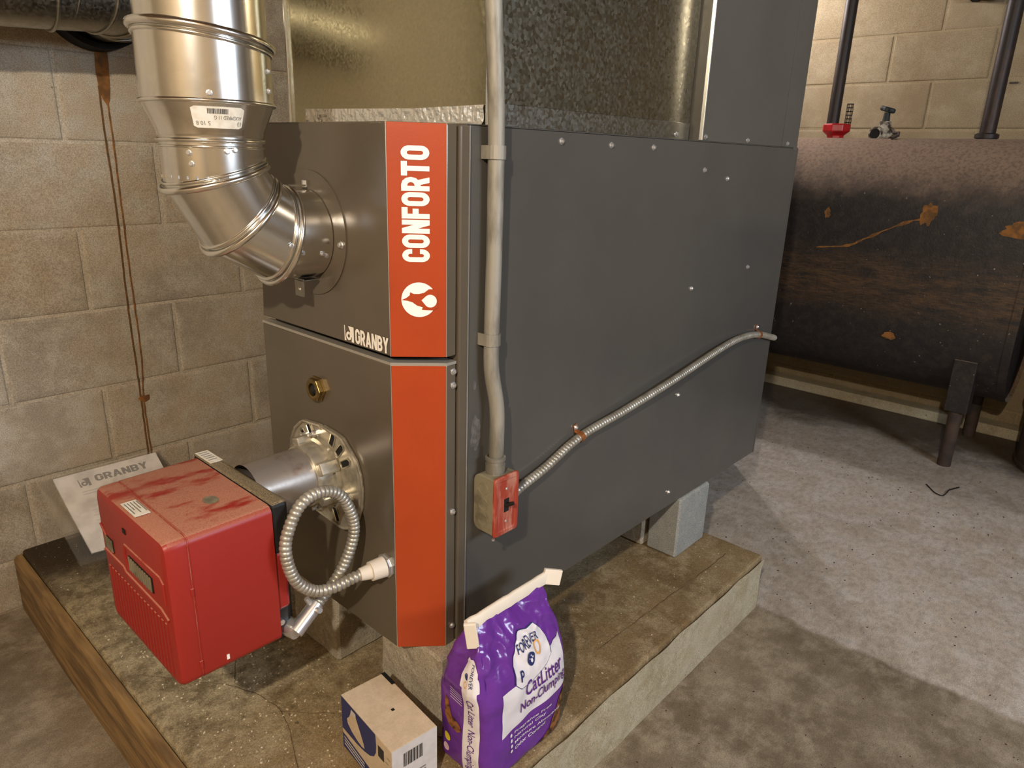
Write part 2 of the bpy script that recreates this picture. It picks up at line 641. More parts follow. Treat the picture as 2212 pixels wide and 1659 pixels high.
# ------------------------------------------------------------------ lettering
def ribbon2(pts, t, closed=False):
    """2D polyline -> thick ribbon (verts, faces) with mitred joints"""
    cl = [pts[0]]
    for p in pts[1:]:
        if math.hypot(p[0] - cl[-1][0], p[1] - cl[-1][1]) > 1e-5:
            cl.append(p)
    if closed and math.hypot(cl[0][0] - cl[-1][0], cl[0][1] - cl[-1][1]) < 1e-5:
        cl.pop()
    pts = cl
    n = len(pts)
    vs, fs = [], []
    for i in range(n):
        p = V((pts[i][0], pts[i][1], 0))
        a = V((*pts[(i - 1) % n], 0)) if (i > 0 or closed) else None
        b = V((*pts[(i + 1) % n], 0)) if (i < n - 1 or closed) else None
        d1 = (p - a).normalized() if a is not None else None
        d2 = (b - p).normalized() if b is not None else None
        d1 = d1 if d1 is not None else d2
        d2 = d2 if d2 is not None else d1
        d = (d1 + d2)
        d = d.normalized() if d.length > 1e-6 else d1
        nn = V((-d.y, d.x, 0))
        k = t / 2 / max(0.5, nn.dot(V((-d1.y, d1.x, 0))))
        vs += [tuple((p + nn * k)[:2]), tuple((p - nn * k)[:2])]
    m = n if closed else n - 1
    for i in range(m):
        j = (i + 1) % n
        fs.append((2 * i, 2 * i + 1, 2 * j + 1, 2 * j))
    return vs, fs


def arcp(cx, cy, r, a0, a1, n=6):
    return [(cx + r * math.cos(math.radians(a0 + (a1 - a0) * i / n)), cy + r * math.sin(math.radians(a0 + (a1 - a0) * i / n)))
            for i in range(n + 1)]


def letter(ch, w, s):
    """condensed bold letters in a w x 1 cell, stroke s"""
    l, r, b, t = s / 2, w - s / 2, s / 2, 1 - s / 2
    c = min(0.22, (r - l) / 2)
    m = 0.5
    P = []
    if ch == 'O':
        pts = arcp(l + c, b + c, c, 180, 270) + arcp(r - c, b + c, c, 270, 360) + arcp(r - c, t - c, c, 0, 90) + arcp(l + c, t - c, c, 90, 180)
        return [ribbon2(pts, s, True)]
    if ch == 'C':
        pts = [(r, 0.36)] + arcp(r - c, b + c, c, 0, -90) + arcp(l + c, b + c, c, 270, 180) + arcp(l + c, t - c, c, 180, 90) + arcp(r - c, t - c, c, 90, 0) + [(r, 0.64)]
        return [ribbon2(pts, s)]
    if ch == 'G':
        pts = [(r - s * .6, 0.5), (r, 0.5)] + arcp(r - c, b + c, c, 0, -90) + arcp(l + c, b + c, c, 270, 180) + arcp(l + c, t - c, c, 180, 90) + arcp(r - c, t - c, c, 90, 0) + [(r, 0.66)]
        return [ribbon2(pts, s)]
    if ch == 'N':
        return [ribbon2([(l, 0), (l, 1)], s), ribbon2([(r, 0), (r, 1)], s), ([(0, 1), (s * 1.05, 1), (w, 0), (w - s * 1.05, 0)], [(0, 3, 2, 1)])]
    if ch == 'F':
        return [ribbon2([(l, 0), (l, 1)], s), ribbon2([(0, t), (w, t)], s), ribbon2([(0, 0.5), (w * .88, 0.5)], s)]
    if ch == 'T':
        return [ribbon2([(w / 2, 0), (w / 2, 1)], s), ribbon2([(0, t), (w, t)], s)]
    if ch == 'R':
        rc = (t - 0.42) / 2
        pts = [(l, t), (r - rc, t)] + arcp(r - rc, t - rc, rc, 90, -90) + [(l, 0.42)]
        return [ribbon2([(l, 0), (l, 1)], s), ribbon2(pts, s), ([(w * .36, .5), (w * .36 + s * 1.1, .5), (w, 0), (w - s * 1.1, 0)], [(0, 3, 2, 1)])]
    if ch == 'A':
        return [([(0, 0), (s * 1.05, 0), (w / 2 + s * .5, 1), (w / 2 - s * .5, 1)], [(0, 1, 2, 3)]),
                ([(w, 0), (w - s * 1.05, 0), (w / 2 - s * .5, 1), (w / 2 + s * .5, 1)], [(0, 3, 2, 1)]), ribbon2([(w * .2, .28), (w * .8, .28)], s * .8)]
    if ch == 'B':
        k = (t - b) / 4
        p1 = [(l, t), (r - k, t)] + arcp(r - k, t - k, k, 90, -90) + [(l, t - 2 * k)]
        p2 = [(l, b + 2 * k), (r - k, b + 2 * k)] + arcp(r - k, b + k, k, 90, -90) + [(l, b)]
        return [ribbon2([(l, 0), (l, 1)], s), ribbon2(p1, s), ribbon2(p2, s)]
    if ch == 'Y':
        return [ribbon2([(w / 2, 0), (w / 2, .5)], s), ([(0, 1), (s * 1.1, 1), (w / 2 + s / 2, .42), (w / 2 - s / 2, .42)], [(0, 3, 2, 1)]),
                ([(w, 1), (w - s * 1.1, 1), (w / 2 - s / 2, .42), (w / 2 + s / 2, .42)], [(0, 1, 2, 3)])]
    return []


def word2(text, widths, s, gap):
    x = 0
    parts = []
    for ch_ in text:
        wd = widths.get(ch_, widths['*'])
        for a, b in letter(ch_, wd, s):
            parts.append(([(p[0] + x, p[1]) for p in a], b))
        x += wd + gap
    return parts, x - gap


def type2(text, size=1.0, sx=1.0, bold=0.0, align='LEFT', shear=0.0):
    """built-in typeface -> 2D verts and faces"""
    cu = bpy.data.curves.new('lettering', 'FONT')
    cu.body = text
    cu.size = size
    cu.align_x = align
    cu.offset = bold
    cu.shear = shear
    cu.resolution_u = 3
    ob = bpy.data.objects.new('lettering', cu)
    COL.objects.link(ob)
    me = bpy.data.meshes.new_from_object(ob)
    vs = [(v.co.x * sx, v.co.y) for v in me.vertices]
    fs = [tuple(p.vertices) for p in me.polygons]
    bpy.data.objects.remove(ob)
    bpy.data.curves.remove(cu)
    bpy.data.meshes.remove(me)
    return vs, fs


def fit(vs, u0, u1, v0, v1):
    xs = [p[0] for p in vs]
    ys = [p[1] for p in vs]
    ax, bx, ay, by = min(xs), max(xs), min(ys), max(ys)
    return [(u0 + (p[0] - ax) / (bx - ax) * (u1 - u0), v0 + (p[1] - ay) / (by - ay) * (v1 - v0)) for p in vs]


def decal(name, mat, parent, parts, fn):
    """flat print: strokes that overlap are stacked a hair apart towards the viewer's side"""
    mb = MB()
    eye = cam.matrix_world.translation
    for k, (vs, fs) in enumerate(parts):
        P = [fn(*p) for p in vs]
        if k and len(P) >= 3:
            f0 = fs[0]
            nr = (P[f0[1]] - P[f0[0]]).cross(P[f0[2]] - P[f0[0]])
            if nr.length > 1e-12:
                nr.normalize()
                if nr.dot(eye - P[f0[0]]) < 0:
                    nr = -nr
                P = [p + nr * (0.00005 * (k % 4)) for p in P]
        mb.add(P, fs)
    me = bpy.data.meshes.new(name)
    off = root_loc(parent)
    me.from_pydata([p - off for p in mb.v], [], mb.f)
    me.update()
    o = bpy.data.objects.new(name, me)
    COL.objects.link(o)
    o.parent = parent
    me.materials.append(MATS[mat])
    return o


# ================================================================== SETTING
# floor, ceiling, walls
WY, WX = 1.2, 3.17
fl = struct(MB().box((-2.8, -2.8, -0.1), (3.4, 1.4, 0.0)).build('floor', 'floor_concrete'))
fl['label'] = 'stained concrete basement floor, browner slab near and paler slab beyond'
ce = struct(MB().box((-2.8, -2.8, 2.32), (3.4, 1.4, 2.4)).build('ceiling', 'ceiling_wood'))
ce['label'] = 'wooden ceiling boards of the basement'
for k in range(14):
    y = -2.6 + k * 0.3
    MB().box((-2.8, y, 2.14), (3.2, y + 0.04, 2.32)).build('joist', 'ceiling_wood', ce)
wl = struct(MB().box((-2.8, WY + 0.0012, 0), (3.4, WY + 0.2, 2.4)).build('wall_left', 'mortar_tan'))
wl['label'] = 'unpainted tan concrete block wall behind the burner'
wr = struct(MB().box((WX + 0.0008, -2.8, 0), (WX + 0.2, WY + 0.2, 2.4)).build('wall_right', 'mortar_paint'))
wr['label'] = 'cream painted concrete block wall behind the oil tank'
wb = struct(MB().box((-3.0, -2.8, 0), (-2.8, WY + 0.2, 2.4)).build('wall_back', 'plain_wall'))
# unseen wall; its window is assumed, added to go with the cool fill
wf = MB()
wf.box((-3.0, -3.0, 0), (0.0, -2.8, 2.4)).box((1.0, -3.0, 0), (3.4, -2.8, 2.4))
wf.box((0.0, -3.0, 0), (1.0, -2.8, 1.42)).box((0.0, -3.0, 1.98), (1.0, -2.8, 2.4))
struct(wf.build('wall_front', 'plain_wall'))
wn = MB()
wn.box((0, -2.9, 1.42), (1.0, -2.86, 1.45)).box((0, -2.9, 1.95), (1.0, -2.86, 1.98))
wn.box((0, -2.9, 1.45), (0.03, -2.86, 1.95)).box((0.97, -2.9, 1.45), (1.0, -2.86, 1.95)).box((0.485, -2.9, 1.45), (0.515, -2.86, 1.95))
struct(wn.build('assumed_window', 'bright_edge'))

# concrete blocks of the two walls: each block a piece of its wall
BP, CH, JT = 0.4065, 0.2035, 0.008


def face_block(name, wdt, hgt, mat, axis):
    """front face of a block, 12 mm deep, pillowed edge"""
    mb = MB()
    hw, hh = wdt / 2, hgt / 2
    ring = lambda e, d: [(-hw + e, d, -hh + e), (hw - e, d, -hh + e), (hw - e, d, hh - e), (-hw + e, d, hh - e)]
    rs = [ring(0, 0.012), ring(0, 0.0010), ring(0.003, -0.0012), ring(0.008, -0.002)]
    if axis == 'x':
        rs = [[(p[1], -p[0], p[2]) for p in r] for r in rs]
    mb.rings(rs, False, True)
    return mb.build(name, mat)


def block_wall(wall, axis, fixed, a0, a1, z_ref, phase, mat):
    protos = {}

    def get(wd, hg):
        k = (round(wd, 3), round(hg, 3))
        if k not in protos:
            o = face_block('block', k[0], k[1], mat, axis)
            protos[k] = o.data
            bpy.data.objects.remove(o)
        return protos[k]
    z = z_ref - CH * 12
    row = 0
    while z < 2.32:
        lo, hi = max(z + JT / 2, 0.002), min(z + CH - JT / 2, 2.318)
        if hi - lo > 0.03:
            k = math.floor((a0 - phase[row % 2]) / BP)
            a = phase[row % 2] + k * BP
            while a < a1:
                s, e = max(a + JT / 2, a0), min(a + BP - JT / 2, a1)
                if e - s > 0.03:
                    o = bpy.data.objects.new('block', get(e - s, hi - lo))
                    COL.objects.link(o)
                    o.parent = wall
                    c = ((s + e) / 2, (lo + hi) / 2)
                    j = random.uniform(-0.0012, 0.0012)
                    o.location = (c[0], fixed + j, c[1]) if axis == 'y' else (fixed + j, c[0], c[1])
                a += BP
        z += CH
        row += 1


# left wall: course joints at z = 1.150 - k*0.2035, running bond
block_wall(wl, 'y', WY, -2.0, WX, 1.150, (-0.055, 0.148), 'block_tan')
block_wall(wr, 'x', WX, -2.0, WY, 1.525, (0.37, 0.178), 'block_paint')
# low footing along the right wall
ft = struct(MB().box((WX - 0.10, -2.0, 0), (WX - 0.003, WY - 0.01, 0.05)).build('trim_1', 'pad_face', bevel=0.006))
ft['label'] = 'low concrete footing along the painted wall'

# rust streaks that run down the left wall from the flue opening
def streak(name, pts, wid, mat, parent, y):
    vs, fs = ribbon2(pts, 1.0)
    n = len(pts)
    out = []
    for i, p in enumerate(vs):
        c = pts[i // 2]
        k = wid[i // 2] if isinstance(wid, list) else wid
        d = V((p[0] - c[0], p[1] - c[1], 0))
        d = d.normalized() * k / 2 if d.length else d
        out.append((c[0] + d.x, c[1] + d.y))
    return decal(name, mat, parent, [(out, fs)], lambda a, b: V((a, y, b)))


def jitter_line(pts, amp, step=0.02):
    L = spline([(p[0], p[1], 0) for p in pts], step)
    return [(q.x + random.uniform(-amp, amp), q.y) for q in L]


yS = WY - 0.0042
streak('rust_stain', jitter_line([(0.034, 1.279), (0.033, 1.159), (0.035, 0.995), (0.031, 0.796), (0.031, 0.622), (0.031, 0.478), (0.030, 0.30)], 0.0006), 0.0042, 'rust_dark', wl, yS)
streak('rust_stain', jitter_line([(0.049, 1.262), (0.050, 1.149), (0.048, 0.994), (0.047, 0.794), (0.047, 0.606), (0.038, 0.49), (0.039, 0.30)], 0.0006), 0.0038, 'rust', wl, yS)
streak('rust_stain', [(0.05, 1.36), (0.048, 1.33), (0.046, 1.30), (0.046, 1.27), (0.047, 1.25), (0.048, 1.238)], [0.026, 0.030, 0.028, 0.024, 0.016, 0.004], 'rust', wl, yS - 0.0004)
streak('rust_stain', [(0.025, 0.492), (0.033, 0.49), (0.040, 0.488), (0.048, 0.49), (0.052, 0.497)], [0.004, 0.014, 0.02, 0.016, 0.004], 'rust', wl, yS - 0.0004)

# ------------------------------------------------------------------ concrete pad and its form board
PT = 0.163
pad = MB()
pad.box((-0.30, -0.166, 0.0), (1.045, WY - 0.006, PT))
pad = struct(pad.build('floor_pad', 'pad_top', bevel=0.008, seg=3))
pad['label'] = 'raised concrete pad that carries the furnace'
# paler rough side face of the pad (its own pour skin)
sk = MB()
N = 46
rows = []
for k in range(6):
    row = []
    for i in range(N + 1):
        x = -0.298 + (1.343) * i / N
        z = 0.001 + (PT - 0.012) * k / 5
        d = 0.0035 * noise.noise(V((x * 14, z * 18, 3)))
        if k == 5:
            d += 0.004 * noise.noise(V((x * 7, 0, 9))) + 0.001
        row.append(V((x, -0.1685 - max(d, -0.0015), z)))
    rows.append(row)
sk.rings(rows, closed=False)
sk.build('side_skin', 'pad_face', pad, smooth=True)
# shallow trowel groove and cracks on the pad top
for pts, wd in (([(0.42, -0.075), (0.6, -0.082), (0.8, -0.09), (0.98, -0.094)], 0.0022),
                ([(-0.27, 0.52), (-0.16, 0.36), (-0.13, 0.24), (-0.17, 0.12), (-0.2, 0.02)], 0.0014),
                ([(-0.05, 0.55), (-0.16, 0.36)], 0.0012), ([(-0.13, 0.24), (-0.06, 0.16)], 0.0012)):
    L = [(q.x + random.uniform(-.002, .002), q.y + random.uniform(-.002, .002)) for q in spline([(a, b, 0) for a, b in pts], 0.02)]
    vs, fs = ribbon2(L, wd)
    decal('crack', 'crack_brown', pad, [(vs, fs)], lambda a, b: V((a, b, PT + 0.0006)))

fb = thing('form_board', (-0.3, 0.4, 0), 'weathered yellow-brown wooden form board along the pad edge', 'board')
b_ = MB()
rs = []
for i in range(40):
    y = -0.166 + (WY - 0.01 + 0.166) * i / 39
    wob = 0.004 * noise.noise(V((y * 3, 1, 1)))
    rs.append([V((-0.302, y, 0.0)), V((-0.324 + wob, y, 0.0)), V((-0.322 + wob, y, 0.142)), V((-0.317 + wob, y, 0.152)), V((-0.302, y, 0.154))])
b_.rings(rs)
b_.build('plank', 'form_wood', fb)

# ------------------------------------------------------------------ loose concrete blocks under the furnace
def rough_block(name, lo, hi, mat, label, amp=0.003, cores=False):
    lo, hi = V(lo), V(hi)
    t_ = thing(name, ((lo.x + hi.x) / 2, (lo.y + hi.y) / 2, lo.z), label, 'block', 'concrete blocks under the furnace')
    bm = bmesh.new()
    bmesh.ops.create_cube(bm, size=1.0)
    for v in bm.verts:
        v.co = V((lo.x + (v.co.x + .5) * (hi.x - lo.x), lo.y + (v.co.y + .5) * (hi.y - lo.y), lo.z + (v.co.z + .5) * (hi.z - lo.z)))
    bmesh.ops.bevel(bm, geom=bm.edges[:], offset=0.005, segments=1, affect='EDGES')
    bmesh.ops.subdivide_edges(bm, edges=[e for e in bm.edges if e.calc_length() > 0.03], cuts=7, use_grid_fill=True)
    for v in bm.verts:
        if lo.z + 0.004 < v.co.z < hi.z - 0.004:
            n_ = V((noise.noise(v.co * 38), noise.noise(v.co * 38 + V((7, 1, 3))), 0))
            v.co += n_ * amp
        v.co -= root_loc(t_)
    me = bpy.data.meshes.new('body')
    bm.to_mesh(me)
    bm.free()
    o = bpy.data.objects.new('body', me)
    COL.objects.link(o)
    o.parent = t_
    me.materials.append(MATS[mat])
    return t_


FB, FT = 0.334, 1.191
rough_block('concrete_block', (0.030, -0.02, PT), (0.215, 0.146, FB), 'loose_block', 'rough grey concrete block under the orange corner of the furnace')
rough_block('concrete_block', (0.022, 0.276, PT), (0.205, 0.44, FB), 'loose_block', 'shadowed rough concrete block under the furnace, behind the burner')
rough_block('concrete_block', (0.857, -0.009, PT), (1.010, 0.079, FB), 'smooth_block', 'smooth pale grey concrete block standing under the rear of the furnace', 0.0006)
rough_block('concrete_block', (0.850, 0.088, PT), (1.005, 0.26, FB), 'loose_block', 'concrete block in shade just behind the pale grey rear block', 0.0015)

# ================================================================== FURNACE
CX, CY = 0.0617, 0.0577
fu = thing('furnace', (0.648, 0.288, FB), 'large dark grey oil furnace with an orange corner strip lettered CONFORTO', 'furnace')
# cabinet body behind the doors
MB().box((0.1035, 0.0015, FB), (1.296, 0.575, FT)).build('body', 'gap_black', fu)
MB().box((0.103, -0.0005, FB), (1.296, 0.0012, FT - 0.001)).build('side_panel', 'side_grey', fu)
MB().box((0.084, -0.0035, FB), (0.1015, 0.02, FT)).build('corner_post', 'furnace_grey', fu, bevel=0.003)
MB().box((0.1015, -0.0042, FB + 0.002), (0.1032, 0.003, FT - 0.001)).build('post_edge', 'bright_edge', fu)
MB().box((0.055, 0.045, FB + 0.004), (0.103, 0.40, FT - 0.004)).build('front_frame', 'gap_black', fu)
MB().box((0.10, 0.0, FT), (1.296, 0.575, FT + 0.0015)).build('top_panel', 'side_grey', fu)
MB().box((1.289, -0.0012, FB), (1.2965, 0.001, FT - 0.001)).build('rear_flange', 'side_grey', fu)


def door(name, z0, z1, x0, wl_top, wl_bot):
    mb = MB()
    def plan(wl_, z):
        return [(x0, wl_, z), (x0, CY, z), (CX, x0 * 0.2, z), (0.0815, x0 * 0.2, z), (0.0815, 0.02, z), (0.018, 0.075, z), (0.018, wl_, z)]
    mb.rings([plan(wl_bot, z0), plan(wl_top, z1)])
    return mb.build(name, 'furnace_grey', fu, bevel=0.0022, seg=3, angle=20, smooth=True)


ZM0, ZM1 = 0.8475, 0.8565
UD = door('upper_door', ZM1, FT, 0.002, 0.405, 0.436)
LD = door('lower_door', FB, ZM0 - 0.004, 0.0, 0.436, 0.437)
# bright folded lip along the top of the lower door
lip = MB()
lip.prism([(-0.0005, 0.436, ZM0 - 0.004), (-0.0005, CY, ZM0 - 0.004), (CX, -0.0005, ZM0 - 0.004), (0.0815, -0.0005, ZM0 - 0.004), (0.0815, 0.02, ZM0 - 0.004), (0.018, 0.075, ZM0 - 0.004), (0.018, 0.436, ZM0 - 0.004)], (0, 0, 0.0045))
lip.build('door_lip', 'edge_metal', LD)

chd = V((CX, -CY, 0)).normalized()           # along the chamfer, left to right
chn = V((-CY, -CX, 0)).normalized()          # out of the chamfer
CHL = math.hypot(CX, CY)


def ch(u, z, d=0.0):
    return V((0, CY, 0)) + chd * u + chn * d + V((0, 0, z))


def orange(door_, z0, z1, d):
    mb = MB()
    e = 0.0012
    lo = [ch(e, z0, d), ch(CHL - e, z0, d)]
    mb.prism([ch(e, z0, d), ch(CHL - e, z0, d), ch(CHL - e, z1, d), ch(e, z1, d)], chn * 0.0008)
    o = mb.build('orange_panel', 'orange_paint', door_)
    for u in (0.0, CHL - 0.0009):
        q = MB()
        q.prism([ch(u, z0, d), ch(u + 0.0009, z0, d), ch(u + 0.0009, z1, d), ch(u, z1, d)], chn * 0.001)
        q.build('panel_edge', 'edge_metal', door_)
    return o


OU = orange(UD, ZM1 + 0.001, FT - 0.0005, -0.0008)
OL = orange(LD, FB + 0.001, ZM0 - 0.004, 0.0003)

# CONFORTO reads upwards: letter top towards the left edge
lt, tot = word2('CONFORTO', {'*': 0.60, 'F': 0.50, 'T': 0.62, 'C': 0.585}, 0.215, 0.055)
zl0, zl1 = 1.0005, 1.1605
ul, uh = 0.0205, 0.0600
def conf(a, b):
    return ch(uh - (uh - ul) * b, zl0 + (zl1 - zl0) * a / tot, 0.0008)
decal('lettering', 'white_print', UD, lt, conf)
# round flame-and-drop emblem below the word
lcx, lcz, lr = 0.0438, 0.9450, 0.0258
def emb(a, b, d=0.0008):                      # a: towards right, b: up, unit = radius
    return ch(lcx + a * lr, lcz + b * lr, d)
circ = [(math.cos(2 * PI * i / 40), math.sin(2 * PI * i / 40)) for i in range(40)]
decal('emblem_disc', 'white_print', UD, [(circ, [tuple(range(40))])], lambda a, b: emb(a, b, 0.0008))
fl_poly = [(-0.98, -0.02), (-0.72, 0.10), (-0.52, 0.26), (-0.50, 0.44), (-0.30, 0.34), (0.0, 0.34), (0.30, 0.42), (0.56, 0.62), (0.80, 0.62), (1.06, 0.45),
           (1.06, -0.45), (0.80, -0.60), (0.50, -0.60), (0.16, -0.58), (0.20, -0.42), (-0.1, -0.34), (-0.38, -0.14), (-0.66, -0.06)]
decal('emblem_flame', 'orange_paint', UD, [(fl_poly, [tuple(range(len(fl_poly)))])], lambda a, b: emb(a, b, 0.0011))
drop = [(0.10, -0.02)] + [(0.60 + 0.37 * math.cos(math.radians(q)), -0.06 + 0.37 * math.sin(math.radians(q))) for q in range(130, -131, -20)]
drop = [(a + 0.04, b) for a, b in drop]
decal('emblem_drop', 'white_print', UD, [(drop, [tuple(range(len(drop)))])], lambda a, b: emb(a, b, 0.0014))

# GRANBY at the foot of the upper door, with its small square mark
lt, tot = word2('GRANBY', {'*': 0.60, 'A': 0.68, 'Y': 0.66, 'N': 0.62}, 0.20, 0.05)
def gr(a, b):
    return V((0.0011, 0.1475 - 0.0845 * a / tot, 0.8600 + 0.0245 * b))
decal('lettering', 'white_print', UD, lt, gr)
def gl(a, b):
    return V((0.0011, 0.1765 - 0.0255 * a, 0.8600 + 0.0250 * b))
mk = [([(0, 0), (.2, 0), (.1, .35), (.08, 1), (0, 1)], [(0, 1, 2, 3, 4)]),
      ([(1, 0), (1, 1), (.42, 1), (.62, .68), (.55, .45), (.78, .3), (.74, 0)], [(0, 1, 2, 3, 4, 5, 6)]),
      ribbon2(arcp(.46, .36, .20, 60, 380, 14), .17)]
decal('emblem', 'white_print', UD, mk, gl)

# screws: one shared hex-head mesh
sm = MB()
sm.lathe((0, 0, 0), (0, -1, 0), [(0, 0.0056), (0.0012, 0.0054), (0.0014, 0.0038)], 18, True)
sm.lathe((0, 0, 0), (0, -1, 0), [(0.0012, 0.0040), (0.0040, 0.0040), (0.0048, 0.0030)], 6, True)
sm.lathe((0, 0, 0), (0, -1, 0), [(0.0048, 0.0012), (0.0052, 0.0008)], 6, True)
screw = sm.build('screw', 'screw_zinc')
first = True
for x, z in [(0.312, 1.176), (0.453, 1.174), (0.593, 1.174), (0.804, 1.134), (0.914, 1.116), (1.083, 0.902), (0.802, 0.879),
             (0.795, 0.628), (0.799, 0.374), (0.0745, 0.832), (0.0745, 0.810), (0.0745, 0.591), (0.0745, 0.370)]:
    y = -0.0005
    place(screw, 'screw', fu, (x, y, z), (0, random.uniform(0, 1), 0))

# sight-port nut on the lower door
nt = MB()
nt.lathe((0, 0.2605, 0.757), (-1, 0, 0), [(0, 0.024), (0.004, 0.024), (0.0042, 0.0215), (0.011, 0.0215), (0.0125, 0.019)], 6, False)
nut = nt.build('sight_port_nut', 'brass', LD, bevel=0.001)
nt = MB()
nt.lathe((0, 0.2605, 0.757), (-1, 0, 0), [(0.0125, 0.019), (0.0135, 0.015), (0.0125, 0.0115), (0.006, 0.011)], 28, False)
nt.build('port_rim', 'brass', LD, smooth=True)
nt = MB()
nt.lathe((0, 0.2605, 0.757), (-1, 0, 0), [(0.003, 0.0115), (0.010, 0.009), (0.013, 0.004)], 20, True)
nt.build('port_plug', 'black_plastic', LD, smooth=True)
# scuffs of pale dust on the side panel beside the conduit
for (x, z, sx_, sz_) in ((0.125, 0.715, 0.011, 0.03), (0.121, 0.80, 0.004, 0.008), (0.205, 0.745, 0.002, 0.004)):
    pts = []
    for i in range(22):
        q = 2 * PI * i / 22
        k = 1 + 0.45 * noise.noise(V((x * 90 + math.cos(q) * 2, math.sin(q) * 2, z * 50)))
        pts.append((x + math.cos(q) * sx_ * k, z + math.sin(q) * sz_ * k))
    decal('scuff', 'scuff_grey', fu, [(pts, [tuple(range(22))])], lambda a, b: V((a, -0.0008, b)))

# ================================================================== DUCTS ON TOP
PX, PY, PX1, PY1, CEIL = 0.169, 0.026, 0.766, 0.571, 2.138
sp = thing('supply_plenum', (0.47, 0.3, FT + 0.0015), 'shiny galvanized sheet-metal duct rising from the furnace front', 'duct')
z0 = FT + 0.002
pn = MB()
rows = []
for k in range(13):
    z = z0 + (CEIL - z0) * k / 12
    row = []
    for i in range(13):
        y = PY + 0.003 + (PY1 - PY - 0.003) * i / 12
        d = 0.0035 * noise.noise(V((y * 3.2, z * 4.2, 0.4))) if 0 < i < 12 else 0
        row.append(V((PX + d, y, z)))
    rows.append(row)
pn.rings(rows, closed=False)
pn.build('front_panel', 'galv_duct', sp, smooth=True)
pn = MB()
rows = []
for k in range(13):
    z = z0 + (CEIL - z0) * k / 12
    rows.append([V((PX + 0.003 + (PX1 - PX - 0.003) * i / 12, PY + (0.0005 * noise.noise(V((i * .5, z * 4, 2))) if 0 < i < 12 else 0), z)) for i in range(13)])
pn.rings(rows, closed=False)
pn.build('side_panel', 'galv_side', sp, smooth=True)
MB().box((PX + 0.003, PY1 - 0.002, z0), (PX1, PY1, CEIL)).build('far_panel', 'galv_duct', sp)
MB().box((PX1 - 0.002, PY, z0), (PX1, PY1, CEIL)).build('rear_panel', 'galv_side', sp)
MB().box((PX - 0.004, PY - 0.003, z0), (PX + 0.0035, PY + 0.0035, CEIL)).build('corner_seam', 'bright_edge', sp, bevel=0.0012)
MB().box((PX - 0.006, PY1 - 0.004, z0), (PX + 0.001, PY1 + 0.002, CEIL)).build('far_corner_seam', 'galv_pipe', sp, bevel=0.0012)
bs_ = MB()
bs_.box((PX + 0.012, PY - 0.0045, z0), (PX1 - 0.004, PY - 0.0015, z0 + 0.033))
bs_.build('base_flange', 'galv_dull', sp, bevel=0.001)
# crinkled foil tape along the bottom of the front
ftp = MB()
rows = []
for k in range(7):
    row = []
    for i in range(150):
        y = PY + 0.008 + (PY1 - PY - 0.06) * i / 149
        z = z0 + 0.001 + (0.026 + 0.007 * abs(i / 149 - .35)) * k / 6
        d = -0.0026 - 0.0022 * noise.noise(V((y * 140, z * 90, 1))) - (0.004 if k == 0 else 0)
        row.append(V((PX + d, y, z)))
    rows.append(row)
ftp.rings(rows, closed=False)
ftp.build('foil_tape', 'foil', sp)
place(screw, 'screw', sp, (0.709, PY - 0.0045, 1.202))
place(screw, 'screw', sp, (0.185, PY - 0.0045, 1.200))

rp = thing('return_plenum', (1.03, 0.29, FT + 0.0015), 'dark grey painted duct casing above the rear of the furnace', 'duct')
MB().box((0.7715, -0.0005, z0), (1.185, 0.574, CEIL)).build('front_casing', 'duct_grey', rp)
MB().box((1.186, -0.0016, z0 - 0.0), (1.283, 0.573, CEIL)).build('rear_casing', 'duct_grey', rp)
MB().box((0.769, -0.006, z0), (0.7735, 0.002, CEIL)).build('bright_flange', 'bright_edge', rp, bevel=0.001)
MB().box((1.262, -0.0022, FT - 0.006), (1.2835, 0.0, FT + 0.01)).build('corner_tab', 'duct_grey', rp)
for x in (0.791, 0.992, 1.22):
    place(screw, 'screw', rp, (x, -0.0008, 1.2005))

rd = thing('shadow_duct', (1.7, 0.47, 0), 'unseen tall galvanized duct added behind the furnace to cast a floor shadow', 'duct')
MB().box((1.31, 0.36, 0.0), (1.95, 0.57, CEIL)).build('casing', 'galv_dull', rd)  # added out of view, its edge throws the diagonal shadow on the floor
MB().box((1.29, 0.37, 1.4), (1.312, 0.56, 1.9)).build('link', 'galv_dull', rd)

# ================================================================== FLUE PIPE
AX, AY, AZ, RS, RL = -0.1475, 0.26, 1.022, 0.0690, 0.0862
fp = thing('flue_pipe', (AX, AY, AZ), 'bright galvanized flue pipe with a segmented elbow and a reducer', 'pipe')
# flat flange disc on the furnace front
q = MB()
q.lathe((0.0019, 0.2585, AZ), (-1, 0, 0), [(0.0, 0.0985), (0.0022, 0.0985), (0.0024, 0.0965), (0.0024, 0.05)], 64, False)
q.build('wall_flange', 'furnace_grey', fp, smooth=True)
RB = 0.12
Cc = V((AX + RB, 0, AZ + RB))
P0 = V((-0.002, AY, AZ))
J1 = V((Cc.x - 0.268 * RB, AY, AZ))
J2 = V((Cc.x - RB / math.cos(PI / 12) * math.sin(PI / 4), AY, Cc.z - RB / math.cos(PI / 12) * math.cos(PI / 4)))
J3 = V((AX, AY, Cc.z - 0.268 * RB))
ZS1 = 1.163
P4 = V((AX, AY, ZS1))
prs = mitre_rings([P0, J1, J2, J3, P4], RS, 56)
nm = ['collar', 'elbow_gore', 'elbow_gore', 'upper_collar']
for (ra, rb), n_ in zip(prs, nm):
    MB().rings([ra, rb], False, False).build(n_, 'galv_pipe', fp, smooth=True)


